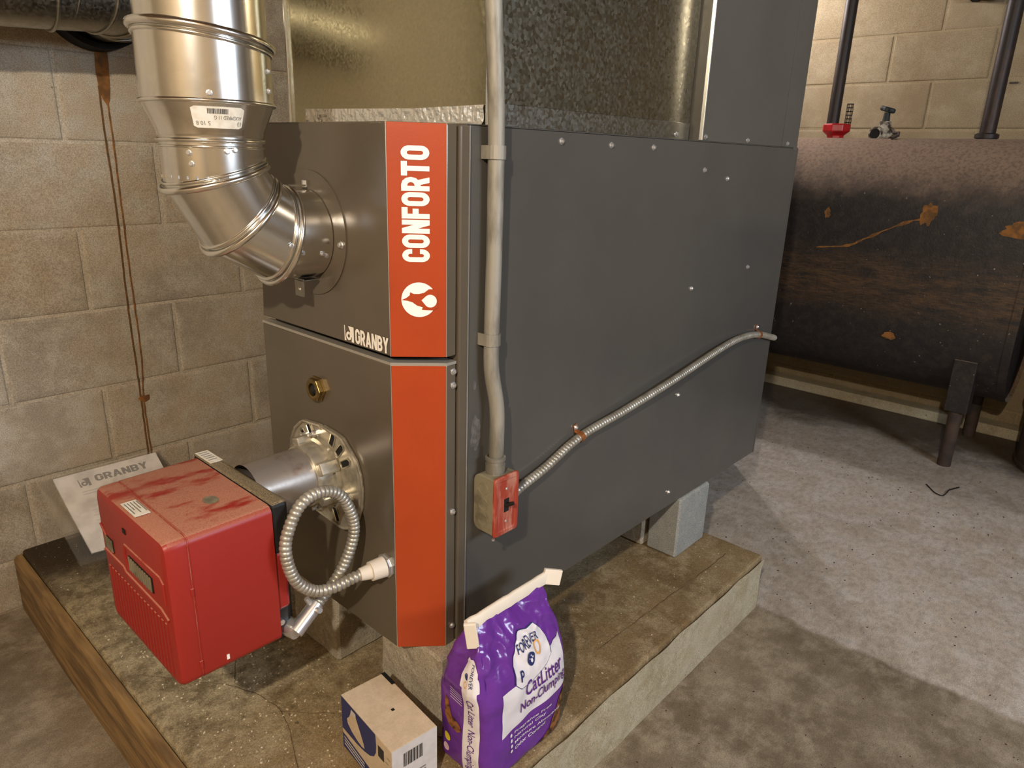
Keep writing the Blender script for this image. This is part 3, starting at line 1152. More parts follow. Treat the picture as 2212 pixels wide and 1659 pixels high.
def bead(ring, r, off, axis_pts, name='seam_bead', mat='galv_pipe', parent=None):
    c = sum(ring, V((0, 0, 0))) / len(ring)
    q = MB()
    pts = [c + (p - c) * ((p - c).length + off) / (p - c).length for p in ring]
    q.tube(pts, r, 10, closed=True)
    return q.build(name, mat, parent or fp, smooth=True, auto=False)


for k in (1, 2, 3):
    ring = prs[k][0]
    d = (prs[k][1][0] - prs[k][0][0]).normalized()
    bead(ring, 0.0050, 0.0028, None)
    bead([p + d * 0.0088 for p in ring], 0.0026, 0.0008, None)
# crimped edge of the lower pipe length, ring beads
for z, r, o in ((1.158, 0.0030, 0.0012), (1.150, 0.0018, 0.0004)):
    bead([V((p.x, p.y, z)) for p in prs[3][1]], r, o, None)
cr = MB()
for i in range(64):
    a = 2 * PI * i / 64
    if i % 2:
        continue
    c = V((AX + (RS + 0.0004) * math.cos(a), AY + (RS + 0.0004) * math.sin(a), 1.110))
    cr.cyl(c + V((0, 0, -0.002)), c + V((0, 0, 0.002)), 0.0012, n=5)
cr.build('crimp', 'galv_pipe', fp)
# reducer and large pipe
q = MB()
q.lathe((AX, AY, 0), (0, 0, 1), [(ZS1, RS + 0.001), (1.1665, RS + 0.0022), (1.170, RS + 0.002), (1.2045, RL - 0.001)], 64, False)
q.build('reducer', 'galv_pipe', fp, smooth=True, angle=60)
cir = lambda z, r, nx=0.0, ny=0.0: [V((AX + r * math.cos(2 * PI * i / 56), AY + r * math.sin(2 * PI * i / 56), z + nx * r * math.cos(2 * PI * i / 56) + ny * r * math.sin(2 * PI * i / 56))) for i in range(56)]
bead(cir(1.207, RL), 0.0030, 0.0006, None)
MB().rings([cir(1.2075, RL), cir(1.288, RL, -0.12, 0.02)], False, False).build('large_pipe', 'galv_pipe', fp, smooth=True)
bead(cir(1.290, RL, -0.12, 0.02), 0.0055, 0.0026, None)
bead(cir(1.281, RL, -0.12, 0.02), 0.0026, 0.0008, None)
up = [V((p.x + 0.003, p.y, 2.137)) for p in cir(0, RL - 0.004)]
MB().rings([cir(1.290, RL - 0.003, -0.12, 0.02), up], False, False).build('upper_pipe', 'galv_pipe', fp, smooth=True)


def pipe_pt(ang, z, r, d=0.0):
    return V((AX + (r + d) * math.cos(ang), AY + (r + d) * math.sin(ang), z))


# paper sticker on the reducer, upside down
caz = math.atan2(-0.76421 - AY, -0.63694 - AX)
def redr(z):
    k = (z - 1.170) / (1.2045 - 1.170)
    return RS + 0.002 + (RL - 0.001 - RS - 0.002) * k
def stk(a, b, d=0.0007):                       # a 0..1 left to right, b 0..1 bottom to top
    z = 1.1725 + 0.0285 * b
    return pipe_pt(caz - 0.28 + 0.82 * a, z, redr(z), d)
gv, gf = [], []
for i in range(15):
    for j in range(2):
        gv.append((i / 14, 0.04 + j * 0.92 if 0 < i < 14 else 0.12 + j * 0.76))
for i in range(14):
    gf.append((2 * i, 2 * i + 2, 2 * i + 3, 2 * i + 1))
so = decal('sticker', 'sticker', fp, [(gv, gf)], stk)
bars = []
x = 0.30
while x < 0.68:
    wd = random.choice((0.008, 0.014, 0.02))
    bars.append(([(x, 0.66), (x + wd, 0.66), (x + wd, 0.88), (x, 0.88)], [(0, 1, 2, 3)]))
    x += wd + random.choice((0.008, 0.012))
decal('barcode', 'ink', so, bars, lambda a, b: stk(a, b, 0.0010))
flip = lambda vv: [(1 - a, 1 - b) for a, b in vv]
for tx, box_ in (('AUGMRED 11 G', (0.04, 0.58, 0.42, 0.58)), ('13', (0.04, 0.11, 0.66, 0.84)), ('5 10 8', (0.66, 0.94, 0.66, 0.84))):
    a, f_ = type2(tx)
    decal('sticker_text', 'ink_faint', so, [(flip(fit(a, *box_)), f_)], lambda a, b: stk(a, b, 0.0010))
# tab hanging below the collar, draft bracket screw and sheet screws
tb = MB()
tb.box((-0.034, 0.232, AZ - 0.097), (-0.032, 0.258, AZ - 0.068)).box((-0.034, 0.232, AZ - 0.072), (-0.006, 0.258, AZ - 0.070))
tb.build('hanging_tab', 'galv_dull', fp, bevel=0.0006)
MB().box((-0.0345, 0.241, AZ - 0.086), (-0.0338, 0.248, AZ - 0.083)).build('tab_slot', 'white_print', fp)
dk = MB()
dk.box((-0.052, AY - 0.004, AZ + RS + 0.004), (-0.004, AY + 0.004, AZ + RS + 0.007))
dk.build('draft_bracket', 'galv_pipe', fp)
hx = MB()
hx.lathe((-0.004, AY, AZ + RS + 0.009), (0, 0, 1), [(-0.006, 0.0045), (0.004, 0.0045), (0.005, 0.003)], 6)
hx.build('bracket_bolt', 'screw_zinc', fp)
MB().lathe((-0.0005, 0.1715, 1.012), (-1, 0, 0), [(0, 0.0062), (0.001, 0.006), (0.0012, 0.0042), (0.005, 0.0042), (0.0058, 0.003)], 6).build('flange_screw', 'screw_zinc', fp)
tiny = MB().lathe((0, 0, 0), (0, 0, 1), [(0, 0.0042), (0.001, 0.004), (0.0012, 0.003), (0.0034, 0.0026)], 8).build('pipe_screw', 'screw_zinc')
def on_pipe(ang, z, r):
    o = place(tiny, 'pipe_screw', fp, pipe_pt(ang, z, r))
    o.rotation_euler = V((math.cos(ang), math.sin(ang), 0)).to_track_quat('Z', 'Y').to_euler()
for da, z, r in ((0.02, 1.216, RL), (1.15, 1.25, RL), (1.12, 1.225, RL), (-0.02, 1.104, RS), (-.45, 1.142, RS), (-.42, 1.128, RS), (.25, 1.145, RS), (.4, 1.147, RS)):
    on_pipe(caz + da, z, r)
for x, a in ((-0.012, -1.05), (-0.02, -0.9), (-0.055, -0.75), (-0.075, -0.3)):
    o = place(tiny, 'pipe_screw', fp, (x, AY + RS * math.sin(a), AZ + RS * math.cos(a) * 0.35))
    o.location = V((x, AY - RS * math.cos(a * .4), AZ + RS * math.sin(a * .4))) - root_loc(fp)
    o.rotation_euler = V((0, -math.cos(a * .4), math.sin(a * .4))).to_track_quat('Z', 'Y').to_euler()
bpy.data.objects.remove(tiny)

# horizontal vent pipe by the wall and the opening it enters
hp = thing('vent_pipe', (-0.3, 1.0, 1.45), 'dull galvanized pipe running along the block wall into the chimney opening', 'pipe')
zh = lambda x: 1.455 + 0.06 * x
pts = [V((-0.285, 1.0, zh(-.285))), V((-0.112, 1.0, zh(-.112))), V((-0.023, 1.0, zh(0))), V((0.023, 1.027, zh(0))), V((0.05, 1.073, zh(0))), V((0.05, 1.204, zh(0)))]
hr = mitre_rings(pts, 0.083, 48)
for (ra, rb), n_ in zip(hr, ['pipe_length', 'pipe_length', 'elbow_gore', 'elbow_gore', 'stub']):
    MB().rings([ra, rb], False, False).build(n_, 'galv_dull', hp, smooth=True)
for k in (1, 2, 3, 4):
    bead(hr[k][0], 0.0036, 0.0018, None, 'seam_bead', 'galv_dull', hp)
bead([p + V((-0.07, 0, 0)) for p in hr[2][0]], 0.0030, 0.0012, None, 'seam_bead', 'galv_dull', hp)
MB().lathe((-0.285, 1.0, zh(-.285)), (-1, 0, 0), [(-0.02, 0.0845), (0.004, 0.0845), (0.006, 0.08), (0.006, 0.0)], 48, False).build('end_cap', 'galv_dull', hp, smooth=True, angle=40)
th = thing('chimney_thimble', (0.045, WY, 1.455), 'dark round chimney opening collar in the block wall, rust running below', 'collar')
MB().lathe((0.04, WY - 0.004, 1.468), (0, -1, 0), [(0.0, 0.115), (0.05, 0.112), (0.05, 0.100), (0.0, 0.100)], 48, False).build('ring', 'gap_black', th, smooth=True)

# ================================================================== CONDUIT, SWITCH BOX, CABLE
cn = thing('electrical_conduit', (0.147, -0.022, 0.67), 'grey steel conduit running down the furnace side to the switch box', 'conduit')
pts = spline([(0.075, -0.030, 2.137), (0.09, -0.026, 1.8), (0.11, -0.023, 1.5), (0.125, -0.022, 1.35), (0.136, -0.020, 1.235), (0.142, -0.0175, 1.155), (0.143, -0.0170, 1.02), (0.141, -0.0175, 0.875),
              (0.142, -0.0185, 0.822), (0.1515, -0.0225, 0.762), (0.1495, -0.0260, 0.70), (0.1475, -0.0262, 0.66)], 0.012)
MB().tube(pts, 0.0124, 20).build('tube', 'conduit_grey', cn, smooth=True)
for z, xx in ((1.155, 0.142), (0.876, 0.141)):
    sx_ = MB()
    prof = [(xx + 0.0138 * math.cos(math.radians(a)), -0.0175 + 0.0138 * math.sin(math.radians(a))) for a in range(170, 371, 20)]
    prof = [(xx - 0.0138, -0.001)] + prof + [(xx + 0.0140, -0.0022), (xx + 0.030, -0.0022)]
    vs, fs = ribbon2(prof, 0.0016)
    for (a, b) in zip(fs, fs):
        pass
    n_ = len(vs)
    sx_.add([(p[0], p[1], z - 0.0095) for p in vs] + [(p[0], p[1], z + 0.0095) for p in vs],
            [f for f in fs] + [tuple(i + n_ for i in f) for f in fs] + [(2 * i, 2 * i + 2, 2 * i + 2 + n_, 2 * i + n_) for i in range(len(prof) - 1)]
            + [(2 * i + 1, 2 * i + 3, 2 * i + 3 + n_, 2 * i + 1 + n_) for i in range(len(prof) - 1)] + [(n_ - 2, n_ - 1, 2 * n_ - 1, 2 * n_ - 2)])
    st_ = sx_.build('strap', 'conduit_grey', cn)
    place(screw, 'strap_screw', st_, (xx + 0.023, -0.0028, z + 0.001))
q = MB()
q.lathe((0.1475, -0.0262, 0.643), (0, 0, 1), [(0, 0.0155), (0.008, 0.0155), (0.0081, 0.0168), (0.021, 0.0168), (0.0212, 0.0155), (0.028, 0.0155), (0.0282, 0.0172), (0.033, 0.0172), (0.0345, 0.0135)], 24, False)
q.build('connector', 'conduit_grey', cn, smooth=True, angle=30)

sb = thing('switch_box', (0.15, -0.025, 0.545), 'grey metal switch box with a worn red cover plate on the furnace side', 'switch box')
BX0, BX1, BZ0, BZ1, BY = 0.1225, 0.1775, 0.5445, 0.6475, -0.048
def rrect(x0, x1, z0_, z1_, r, y, n=5):
    out = []
    for cx, cz, a in ((x1 - r, z1_ - r, 0), (x0 + r, z1_ - r, 90), (x0 + r, z0_ + r, 180), (x1 - r, z0_ + r, 270)):
        out += [V((cx + r * math.cos(math.radians(a + 90 * i / n)), y, cz + r * math.sin(math.radians(a + 90 * i / n)))) for i in range(n + 1)]
    return out
def brect(x0, x1, y0, y1, z0_, z1_, r):
    # box with corners rounded in the side (y-z) silhouette
    pts_ = []
    for cy, cz, a in ((y1 - r, z1_ - r, 0), (y0, z1_, 90), (y0, z0_, 180), (y1 - r, z0_ + r, 270)):
        if cy == y0:
            pts_.append((cy, cz))
        else:
            pts_ += [(cy + r * math.cos(math.radians(a + 15 * i)), cz + r * math.sin(math.radians(a + 15 * i))) for i in range(7)]
    return pts_
prof = brect(0, 0, BY, -0.001, BZ0, BZ1, 0.014)
MB().prism([(BX0, a, b) for a, b in prof], (BX1 - BX0, 0, 0)).build('box', 'box_grey', sb, bevel=0.002, angle=50)
cv = MB()
cv.rings([rrect(BX0 - 0.002, BX1 + 0.002, BZ0 - 0.003, BZ1 + 0.002, 0.006, BY), rrect(BX0 - 0.002, BX1 + 0.002, BZ0 - 0.003, BZ1 + 0.002, 0.006, BY - 0.003),
          rrect(BX0 - 0.0005, BX1 + 0.0005, BZ0 - 0.0015, BZ1 + 0.0005, 0.006, BY - 0.0048), rrect(BX0 + 0.005, BX1 - 0.005, BZ0 + 0.005, BZ1 - 0.005, 0.004, BY - 0.0048),
          rrect(BX0 + 0.007, BX1 - 0.007, BZ0 + 0.007, BZ1 - 0.007, 0.004, BY - 0.0035)], False, True)
cvo = cv.build('cover_plate', 'cover_red', sb, smooth=True, angle=25)
MB().box((0.1445, BY - 0.0042, 0.583), (0.1555, BY - 0.0030, 0.607)).build('toggle_slot', 'gap_black', cvo)
MB().cyl((0.150, BY - 0.002, 0.594), (0.153, BY - 0.0165, 0.602), 0.0042, 0.0032, 10).build('toggle', 'black_plastic', cvo, smooth=True)
for z in (0.625, 0.565):
    place(screw, 'cover_screw', cvo, (0.150, BY - 0.0030, z)).scale = (.55, .4, .55)
for z in (0.624, 0.596, 0.568):
    q = MB()
    c = V((BX0 - 0.0002, -0.024, z))
    q.tube([c + V((0, 0.0105 * math.cos(2 * PI * i / 28), 0.0105 * math.sin(2 * PI * i / 28))) for i in range(28)], 0.0007, 6, closed=True)
    q.build('knockout', 'box_grey', sb, smooth=True)
MB().cyl((0.171, BY + 0.006, BZ0 - 0.0085), (0.169, BY + 0.003, BZ0 + 0.001), 0.0011, n=8).build('ground_wire', 'screw_zinc', sb)
MB().lathe((0.1215, BY - 0.002, BZ0 - 0.003), (0, 0, -1), [(0, 0.0028), (0.003, 0.0028), (0.004, 0.001)], 8).build('bottom_screw', 'screw_zinc', sb)


def flex(name, pts, r, pitch, mat, parent, ns=12, amp=0.10):
    L = spline(pts, pitch / 5)
    q = MB()
    q.tube(L, lambda k: r * (1 - amp + amp * abs(math.sin(PI * k / 5)) ** 0.6 * 1.6), ns)
    return q.build(name, mat, parent, smooth=True, angle=60)


ca = thing('armored_cable', (0.7, -0.013, 0.65), 'silver flexible armored cable curving along the furnace side from the switch box', 'cable')
cpts = [(0.1785, -0.022, 0.5745), (0.20, -0.018, 0.5785), (0.224, -0.014, 0.586), (0.300, -0.012, 0.603), (0.405, -0.0105, 0.635), (0.552, -0.014, 0.654), (0.733, -0.019, 0.682), (0.947, -0.017, 0.714),
        (1.071, -0.013, 0.722), (1.186, -0.011, 0.712), (1.30, -0.010, 0.684)]
flex('armor', cpts, 0.0082, 0.0078, 'flex_metal', ca)
for (x, z, dx) in ((0.403, 0.6345, -0.006), (1.186, 0.712, -0.004)):
    q = MB()
    ring = []
    tdir = V((0.10, 0, 0.027)).normalized() if x < 1 else V((0.11, 0, -0.022)).normalized()
    up_ = V((-tdir.z, 0, tdir.x))
    for i in range(17):
        a = math.radians(-95 + 205 * i / 16)
        ring.append(V((x, -0.0105, z)) + V((0, -1, 0)) * 0.0094 * math.cos(a) + up_ * 0.0094 * math.sin(a))
    ring.append(V((x, -0.0016, z)) + up_ * 0.012)
    ring.append(V((x, -0.0016, z)) + up_ * 0.026)
    q.rings([[p - tdir * 0.0055 for p in ring], [p + tdir * 0.0055 for p in ring]], closed=False)
    cl = q.build('copper_clip', 'copper', ca)
    m_ = cl.modifiers.new('solid', 'SOLIDIFY')
    m_.thickness = 0.001
    pz = V((x, -0.002, z)) + up_ * 0.0195
    place(screw, 'clip_screw', cl, pz)

# ================================================================== BURNER
bu = thing('oil_burner', (-0.2, 0.26, PT + 0.23), 'bright red oil burner with a dusty top mounted on the furnace front', 'burner')
X0, X1, Y0, Y1, Z0, Z1 = -0.331, -0.172, 0.131, 0.389, 0.402, 0.640
TX = 0.004
# red cover: back rings, front edge rounded
def cov(x, e, ez=None):
    ez = e if ez is None else ez
    r = 0.012
    y0, y1, zz0, zz1 = Y0 + e, Y1 - e, Z0 + ez, Z1 - ez
    out = []
    for cy, cz, a in ((y1 - r, zz1 - r, 0), (y0 + r, zz1 - r, 90), (y0 + r, zz0 + r, 180), (y1 - r, zz0 + r, 270)):
        out += [V((x, cy + r * math.cos(math.radians(a + 30 * i)), cz + r * math.sin(math.radians(a + 30 * i)))) for i in range(4)]
    return out
q = MB()
q.rings([cov(X1, 0.0), cov(-0.296, 0.0008), cov(-0.2962, 0.0014), cov(-0.3005, 0.0014), cov(-0.3007, 0.0010), cov(X0 + 0.008, 0.0015), cov(X0 + 0.0025, 0.004), cov(X0, 0.009)], True, True)
co = q.build('cover', 'burner_red', bu, smooth=True, angle=35)
# front details: raised frame ledge, slots with grilles, ribbed lower panel
fx = X0 - 0.0002
def bar(name, pts_, r, mat='burner_red', par=co):
    MB().tube([V(p) for p in pts_], r, 8).build(name, mat, par, smooth=True)
bar('ledge', [(fx, 0.376, 0.532), (fx, 0.30, 0.532), (fx, 0.29, 0.526), (fx, 0.165, 0.524), (fx, 0.142, 0.516)], 0.0028)
bar('ledge', [(fx, 0.283, 0.578), (fx, 0.155, 0.580), (fx, 0.146, 0.574), (fx, 0.146, 0.540)], 0.0024)
bar('ledge', [(fx, 0.283, 0.578), (fx, 0.287, 0.560), (fx, 0.280, 0.536)], 0.0024)
bar('ledge', [(fx, 0.383, 0.575), (fx, 0.338, 0.540)], 0.0018)
MB().box((X0 - 0.0012, 0.186, 0.540), (X0 + 0.001, 0.272, 0.565)).build('vent_recess', 'gap_black', co)
MB().box((X0 - 0.0008, 0.336, 0.540), (X0 + 0.001, 0.368, 0.562)).build('vent_recess', 'gap_black', co)
for i in range(10):
    y = 0.190 + i * 0.0084
    MB().box((X0 - 0.0026, y, 0.541), (X0 - 0.0008, y + 0.0042, 0.564)).build('grille_bar', 'box_grey', co)
for i in range(4):
    y = 0.339 + i * 0.0076
    MB().box((X0 - 0.0026, y, 0.541), (X0 - 0.0008, y + 0.004, 0.561)).build('grille_bar', 'box_grey', co)
MB().box((X0 - 0.0012, 0.270, 0.600), (X0 + 0.001, 0.281, 0.608)).build('reset_slot', 'gap_black', co)
for i in range(18):
    y = 0.152 + i * 0.0125
    MB().box((X0 - 0.0016, y, 0.416), (X0 + 0.002, y + 0.007, 0.506)).build('rib', 'burner_red', co, bevel=0.0012)
# label on top, seam stays visible in the cover profile
lb = MB()
lb.prism([(-0.326, 0.292, Z1 + 0.0004), (-0.304, 0.292, Z1 + 0.0004), (-0.304, 0.236, Z1 + 0.0004), (-0.326, 0.236, Z1 + 0.0004)], (0, 0, 0.0003))
lbo = lb.build('label', 'sticker', co)
lns = [([(-0.323 + k * .0042, 0.287), (-0.3215 + k * .0042, 0.287), (-0.3215 + k * .0042, 0.246 + .012 * (k % 2)), (-0.323 + k * .0042, 0.246 + .012 * (k % 2))], [(0, 1, 2, 3)]) for k in range(5)]
decal('label_print', 'ink_faint', lbo, lns, lambda a, b: V((a, b, Z1 + 0.0009)))
# dust-covered oval mark on the top of the cover
for i, (cx, cy, rx_, ry_, m_) in enumerate(((-0.225, 0.215, 0.020, 0.028, 'box_grey'),)):
    pts = [(cx + rx_ * math.cos(2 * PI * k / 26) * .55, cy + ry_ * math.sin(2 * PI * k / 26) * .5) for k in range(26)]
    decal('oil_mark', m_, co, [(pts, [tuple(range(26))])], lambda a, b: V((a, b, Z1 + 0.0003)))
q = MB()
q.tube([V(p) for p in [(-0.2984, Y0 + 0.0010, Z0 + 0.012), (-0.2984, Y0 + 0.0010, Z1 - 0.013), (-0.2984, Y0 + 0.0045, Z1 - 0.0045), (-0.2984, Y0 + 0.013, Z1 - 0.0010), (-0.2984, Y1 - 0.013, Z1 - 0.0010)]], 0.0007, 6)
q.build('seam_line', 'cover_red', co)
for y, z in ((Y0 - 0.0006, 0.547), (Y0 - 0.0006, 0.425)):
    MB().box((-0.302, y, z), (-0.297, y + 0.002, z + 0.012)).build('latch_dimple', 'burner_red', co, bevel=0.0006)
MB().box((-0.262, Y0 - 0.0005, 0.418), (-0.258, Y0 + 0.001, 0.426)).build('nick', 'white_print', co)
# dark rear housing
MB().box((X1 + 0.0005, Y0 + 0.001, 0.556), (-0.144, Y1 + 0.006, Z1 + 0.002)).build('rear_housing', 'dusty_black', bu, bevel=0.006)
MB().box((X1 + 0.0005, Y0 + 0.004, 0.455), (-0.150, Y1 - 0.01, 0.557)).build('rear_housing_red', 'burner_red', bu, bevel=0.005)
MB().box((X1 + 0.0005, Y0 + 0.012, 0.392), (-0.146, Y1 - 0.01, 0.456)).build('pump_block', 'black_plastic', bu, bevel=0.006)
MB().box((-0.146, Y0 + 0.03, 0.40), (-0.134, Y1 - 0.04, 0.56)).build('chassis_plate', 'black_plastic', bu, bevel=0.002)
hl = MB()
hl.prism([(-0.168, 0.393, Z1 + 0.0026), (-0.146, 0.393, Z1 + 0.0026), (-0.146, 0.335, Z1 + 0.0026), (-0.168, 0.335, Z1 + 0.0026)], (0, 0, 0.0004))
hlo = hl.build('label', 'sticker', bu)
decal('label_print', 'ink_faint', hlo, [([(-0.165, 0.386 - k * .009), (-0.150, 0.386 - k * .009), (-0.150, 0.384 - k * .009), (-0.165, 0.384 - k * .009)], [(0, 1, 2, 3)]) for k in range(5)], lambda a, b: V((a, b, Z1 + 0.0034)))
MB().cyl((-0.168, Y0 + 0.012, 0.432), (-0.168, Y0 + 0.003, 0.432), 0.005, n=10).build('side_bolt', 'screw_zinc', bu)
# blast tube and its mounting flange
TY, TZ = 0.26, 0.604
MB().cyl((-0.146, TY, TZ), (-0.006, TY, TZ), 0.0515, n=48, cap=False).build('blast_tube', 'tube_steel', bu, smooth=True)
plate = [(0.316, 0.683), (0.305, 0.689), (0.252, 0.694), (0.247, 0.690), (0.243, 0.695), (0.196, 0.691), (0.184, 0.688), (0.150, 0.658), (0.139, 0.634), (0.135, 0.605), (0.139, 0.572), (0.150, 0.543), (0.172, 0.520), (0.190, 0.512),
         (0.200, 0.511), (0.282, 0.517), (0.312, 0.522), (0.338, 0.546), (0.352, 0.58), (0.357, 0.61), (0.352, 0.64), (0.337, 0.666)]
pl = MB().prism([(-0.0008, y, z) for y, z in plate], (-0.005, 0, 0)).build('mounting_flange', 'aluminium', bu, bevel=0.0012)
rim = MB()
rim.tube([V((-0.0075, 0.246 + (y - 0.246) * 0.975, 0.603 + (z - 0.603) * 0.975)) for y, z in plate], 0.0028, 6, closed=True)
rim.build('flange_rim', 'aluminium', pl, smooth=True)
for a in (28, 46, 64, 112, 126, 140, 205, 235, 300, 318, 336):
    ca_, sa_ = math.cos(math.radians(a)), math.sin(math.radians(a))
    c0, c1 = 0.066, 0.090
    mtx = Matrix.Translation((-0.0064, TY - 0.012, TZ)) @ Matrix.Rotation(-math.radians(a), 4, 'X')
    q = MB()
    q.box((0, -0.0055, c0), (0.0006, 0.0055, c1), mtx)
    q.build('flange_slot', 'gap_black', pl)
    q = MB()
    q.tube([mtx @ V((-0.0006, y, z)) for y, z in ((-0.0062, c0), (-0.0062, c1), (0, c1 + 0.005), (0.0062, c1), (0.0062, c0), (0, c0 - 0.003))], 0.0012, 5, closed=True)
    q.build('slot_rim', 'aluminium', pl, smooth=True)
q = MB()
q.lathe((-0.006, TY, TZ), (-1, 0, 0), [(0.0, 0.066), (0.008, 0.064), (0.010, 0.058), (0.034, 0.057), (0.038, 0.055), (0.038, 0.0517)], 48, False)
q.build('clamp_ring', 'aluminium', bu, smooth=True, angle=30)
for a, wd in ((18, 0.010), (-62, 0.012), (-118, 0.010), (78, 0.01)):
    mtx = Matrix.Translation((-0.006, TY, TZ)) @ Matrix.Rotation(-math.radians(a), 4, 'X')
    q = MB()
    q.box((-0.036, -wd, 0.055), (0.0, wd, 0.069), mtx)
    q.build('clamp_lug', 'aluminium', bu, bevel=0.003)
for y, z in ((0.262, 0.676), (0.168, 0.582), (0.262, 0.532), (0.300, 0.660)):
    q = MB()
    q.lathe((-0.006, y, z), (-1, 0, 0), [(0, 0.0075), (0.002, 0.0075), (0.0022, 0.006), (0.010, 0.006), (0.011, 0.0045), (0.012, 0.0032), (0.019, 0.0032)], 6, True)
    q.build('flange_bolt', 'screw_zinc', bu)

# flexible metal loop from the burner to the furnace front
lo_ = thing('flexible_conduit_loop', (-0.1, 0.115, 0.45), 'looped silver flexible metal conduit between the burner and the furnace', 'conduit')
LP = [(-0.1437, 0.135, 0.4145), (-0.1261, 0.135, 0.4231), (-0.0917, 0.134, 0.4431), (-0.0511, 0.130, 0.4887), (-0.0323, 0.124, 0.553), (-0.0546, 0.12, 0.6181), (-0.0938, 0.117, 0.6436), (-0.1333, 0.113, 0.637),
      (-0.1596, 0.11, 0.6012), (-0.1672, 0.107, 0.5659), (-0.1552, 0.106, 0.5172), (-0.1264, 0.104, 0.4857), (-0.0946, 0.099, 0.4787), (-0.0517, 0.093, 0.4830), (-0.02, 0.084, 0.4865)]
flex('armor', LP, 0.0092, 0.0078, 'flex_metal', lo_, 14, 0.11)
MB().cyl((-0.006, 0.081, 0.4865), (-0.030, 0.086, 0.4855), 0.0180, 0.0165, 24).build('white_bushing', 'conn_white', lo_, smooth=True)
MB().cyl((-0.029, 0.086, 0.4855), (-0.047, 0.0915, 0.4845), 0.0135, 0.0105, 20).build('white_sleeve', 'conn_white', lo_, smooth=True)
MB().lathe((0.0, 0.081, 0.4868), (-1, 0, 0), [(0.0, 0.0215), (0.0035, 0.0215), (0.0036, 0.0185), (0.0065, 0.018)], 9, True).build('lock_nut', 'screw_zinc', lo_)
q = MB()
q.cyl((-0.150, 0.128, 0.408), (-0.104, 0.1345, 0.4365), 0.0130, 0.0125, 20)
q.build('angle_connector', 'screw_zinc', lo_, smooth=True)
MB().cyl((-0.146, 0.129, 0.408), (-0.152, 0.150, 0.410), 0.0148, 0.0155, 20).build('angle_connector_base', 'screw_zinc', lo_, smooth=True)
for dv in ((0, -0.0155, 0.004), (-0.006, 0.004, 0.015)):
    c = V((-0.112, 0.1335, 0.4315)) + V(dv)
    MB().cyl(c - V(dv) * 0.5, c + V(dv) * 0.35, 0.0048, n=8).build('clamp_screw', 'screw_zinc', lo_)
bpy.data.objects.remove(screw)

# ================================================================== PAPERWORK PACKET
pk = thing('manual_packet', (-0.1, 1.09, PT), 'plastic sleeve of white printed manuals leaning against the block wall', 'document')
TL, TR, BL, BR = V((-0.217, 1.182, 0.336)), V((0.045, 1.182, 0.336)), V((-0.199, 1.000, 0.172)), V((0.055, 0.955, 0.172))
def pkp(u, v, d=0.0):
    p = TL.lerp(TR, u).lerp(BL.lerp(BR, u), v)
    nrm = (TR - TL).cross(BL - TL).normalized()
    if nrm.y > 0:
        nrm = -nrm
    bow = 0.02 * math.sin(PI * v) * (0.4 + 0.6 * u)
    return p + nrm * (d - bow * 0.4) + V((0, 0, 0.0))
def sheet(u0, u1, v0, v1, d0, d1, n=12):
    rs_ = []
    for i in range(n + 1):
        v = v0 + (v1 - v0) * i / n
        a = [pkp(u0 + (u1 - u0) * j / 6, v, d1) for j in range(7)]
        b = [pkp(u0 + (u1 - u0) * j / 6, v, d0) for j in range(6, -1, -1)]
        rs_.append(a + b)
    return MB().rings(rs_)
po = sheet(0.03, 0.99, 0.02, 0.92, -0.004, 0.002).build('papers', 'paper', pk, smooth=True, angle=30)
sheet(-0.10, 1.02, -0.01, 1.02, 0.0028, 0.0034).build('sleeve', 'clear_film', pk, smooth=True)
sheet(-0.10, 1.02, -0.01, 1.02, -0.0066, -0.0060).build('sleeve_back', 'clear_film', pk, smooth=True)
lt, tot = word2('GRANBY', {'*': 0.60, 'A': 0.68, 'Y': 0.66, 'N': 0.62}, 0.20, 0.05)
decal('lettering', 'ink_pale', po, lt, lambda a, b: pkp(0.36 + 0.50 * a / tot, 0.165 - 0.075 * b, 0.0024))
decal('emblem', 'ink_pale', po, mk, lambda a, b: pkp(0.21 + 0.10 * a, 0.19 - 0.09 * b, 0.0024))
ln_ = []
for k, v in enumerate((0.24, 0.27, 0.36, 0.41, 0.46, 0.52, 0.58)):
    ln_.append(([(0.2, v), (0.75, v), (0.75, v + 0.008), (0.2, v + 0.008)], [(0, 1, 2, 3)]))
decal('print_lines', 'carton_side', po, ln_, lambda a, b: pkp(a, b, 0.0024))

# ================================================================== CARTON
ct = thing('cardboard_carton', (-0.062, 0.007, PT), 'small cardboard light bulb carton with a navy printed panel', 'carton')
CR = Matrix.Translation((-0.062, 0.007, 0)) @ Matrix.Rotation(math.radians(-6), 4, 'Z')
hx_, hy_, cz0, cz1 = 0.0425, 0.0795, PT, 0.2725
MB().box((-hx_, -hy_, cz0), (hx_, hy_, cz1 - 0.0008), CR).build('body', 'carton', ct, bevel=0.0012)
fl1 = MB()
fl1.box((-hx_, -hy_, cz1 - 0.0008), (hx_ - 0.0005, hy_, cz1 + 0.0005), CR)
fl1.build('lid_flap', 'carton', ct, bevel=0.0006)
MB().box((hx_ - 0.006, 0.045, cz1 - 0.001), (hx_ + 0.0012, hy_ + 0.0005, cz1 + 0.001), CR).build('tuck_tab', 'gap_black', ct)
def cf(a, b, d=0.0004):       # printed long face (towards -x): a 0..1 left(far) to right, b 0..1 bottom to top
    return CR @ V((-hx_ - d, hy_ - 2 * hy_ * a, cz0 + (cz1 - cz0) * b))
def ce_(a, b, d=0.0004):      # short end (towards -y)
    return CR @ V((-hx_ + 2 * hx_ * a, -hy_ - d, cz0 + (cz1 - cz0) * b))
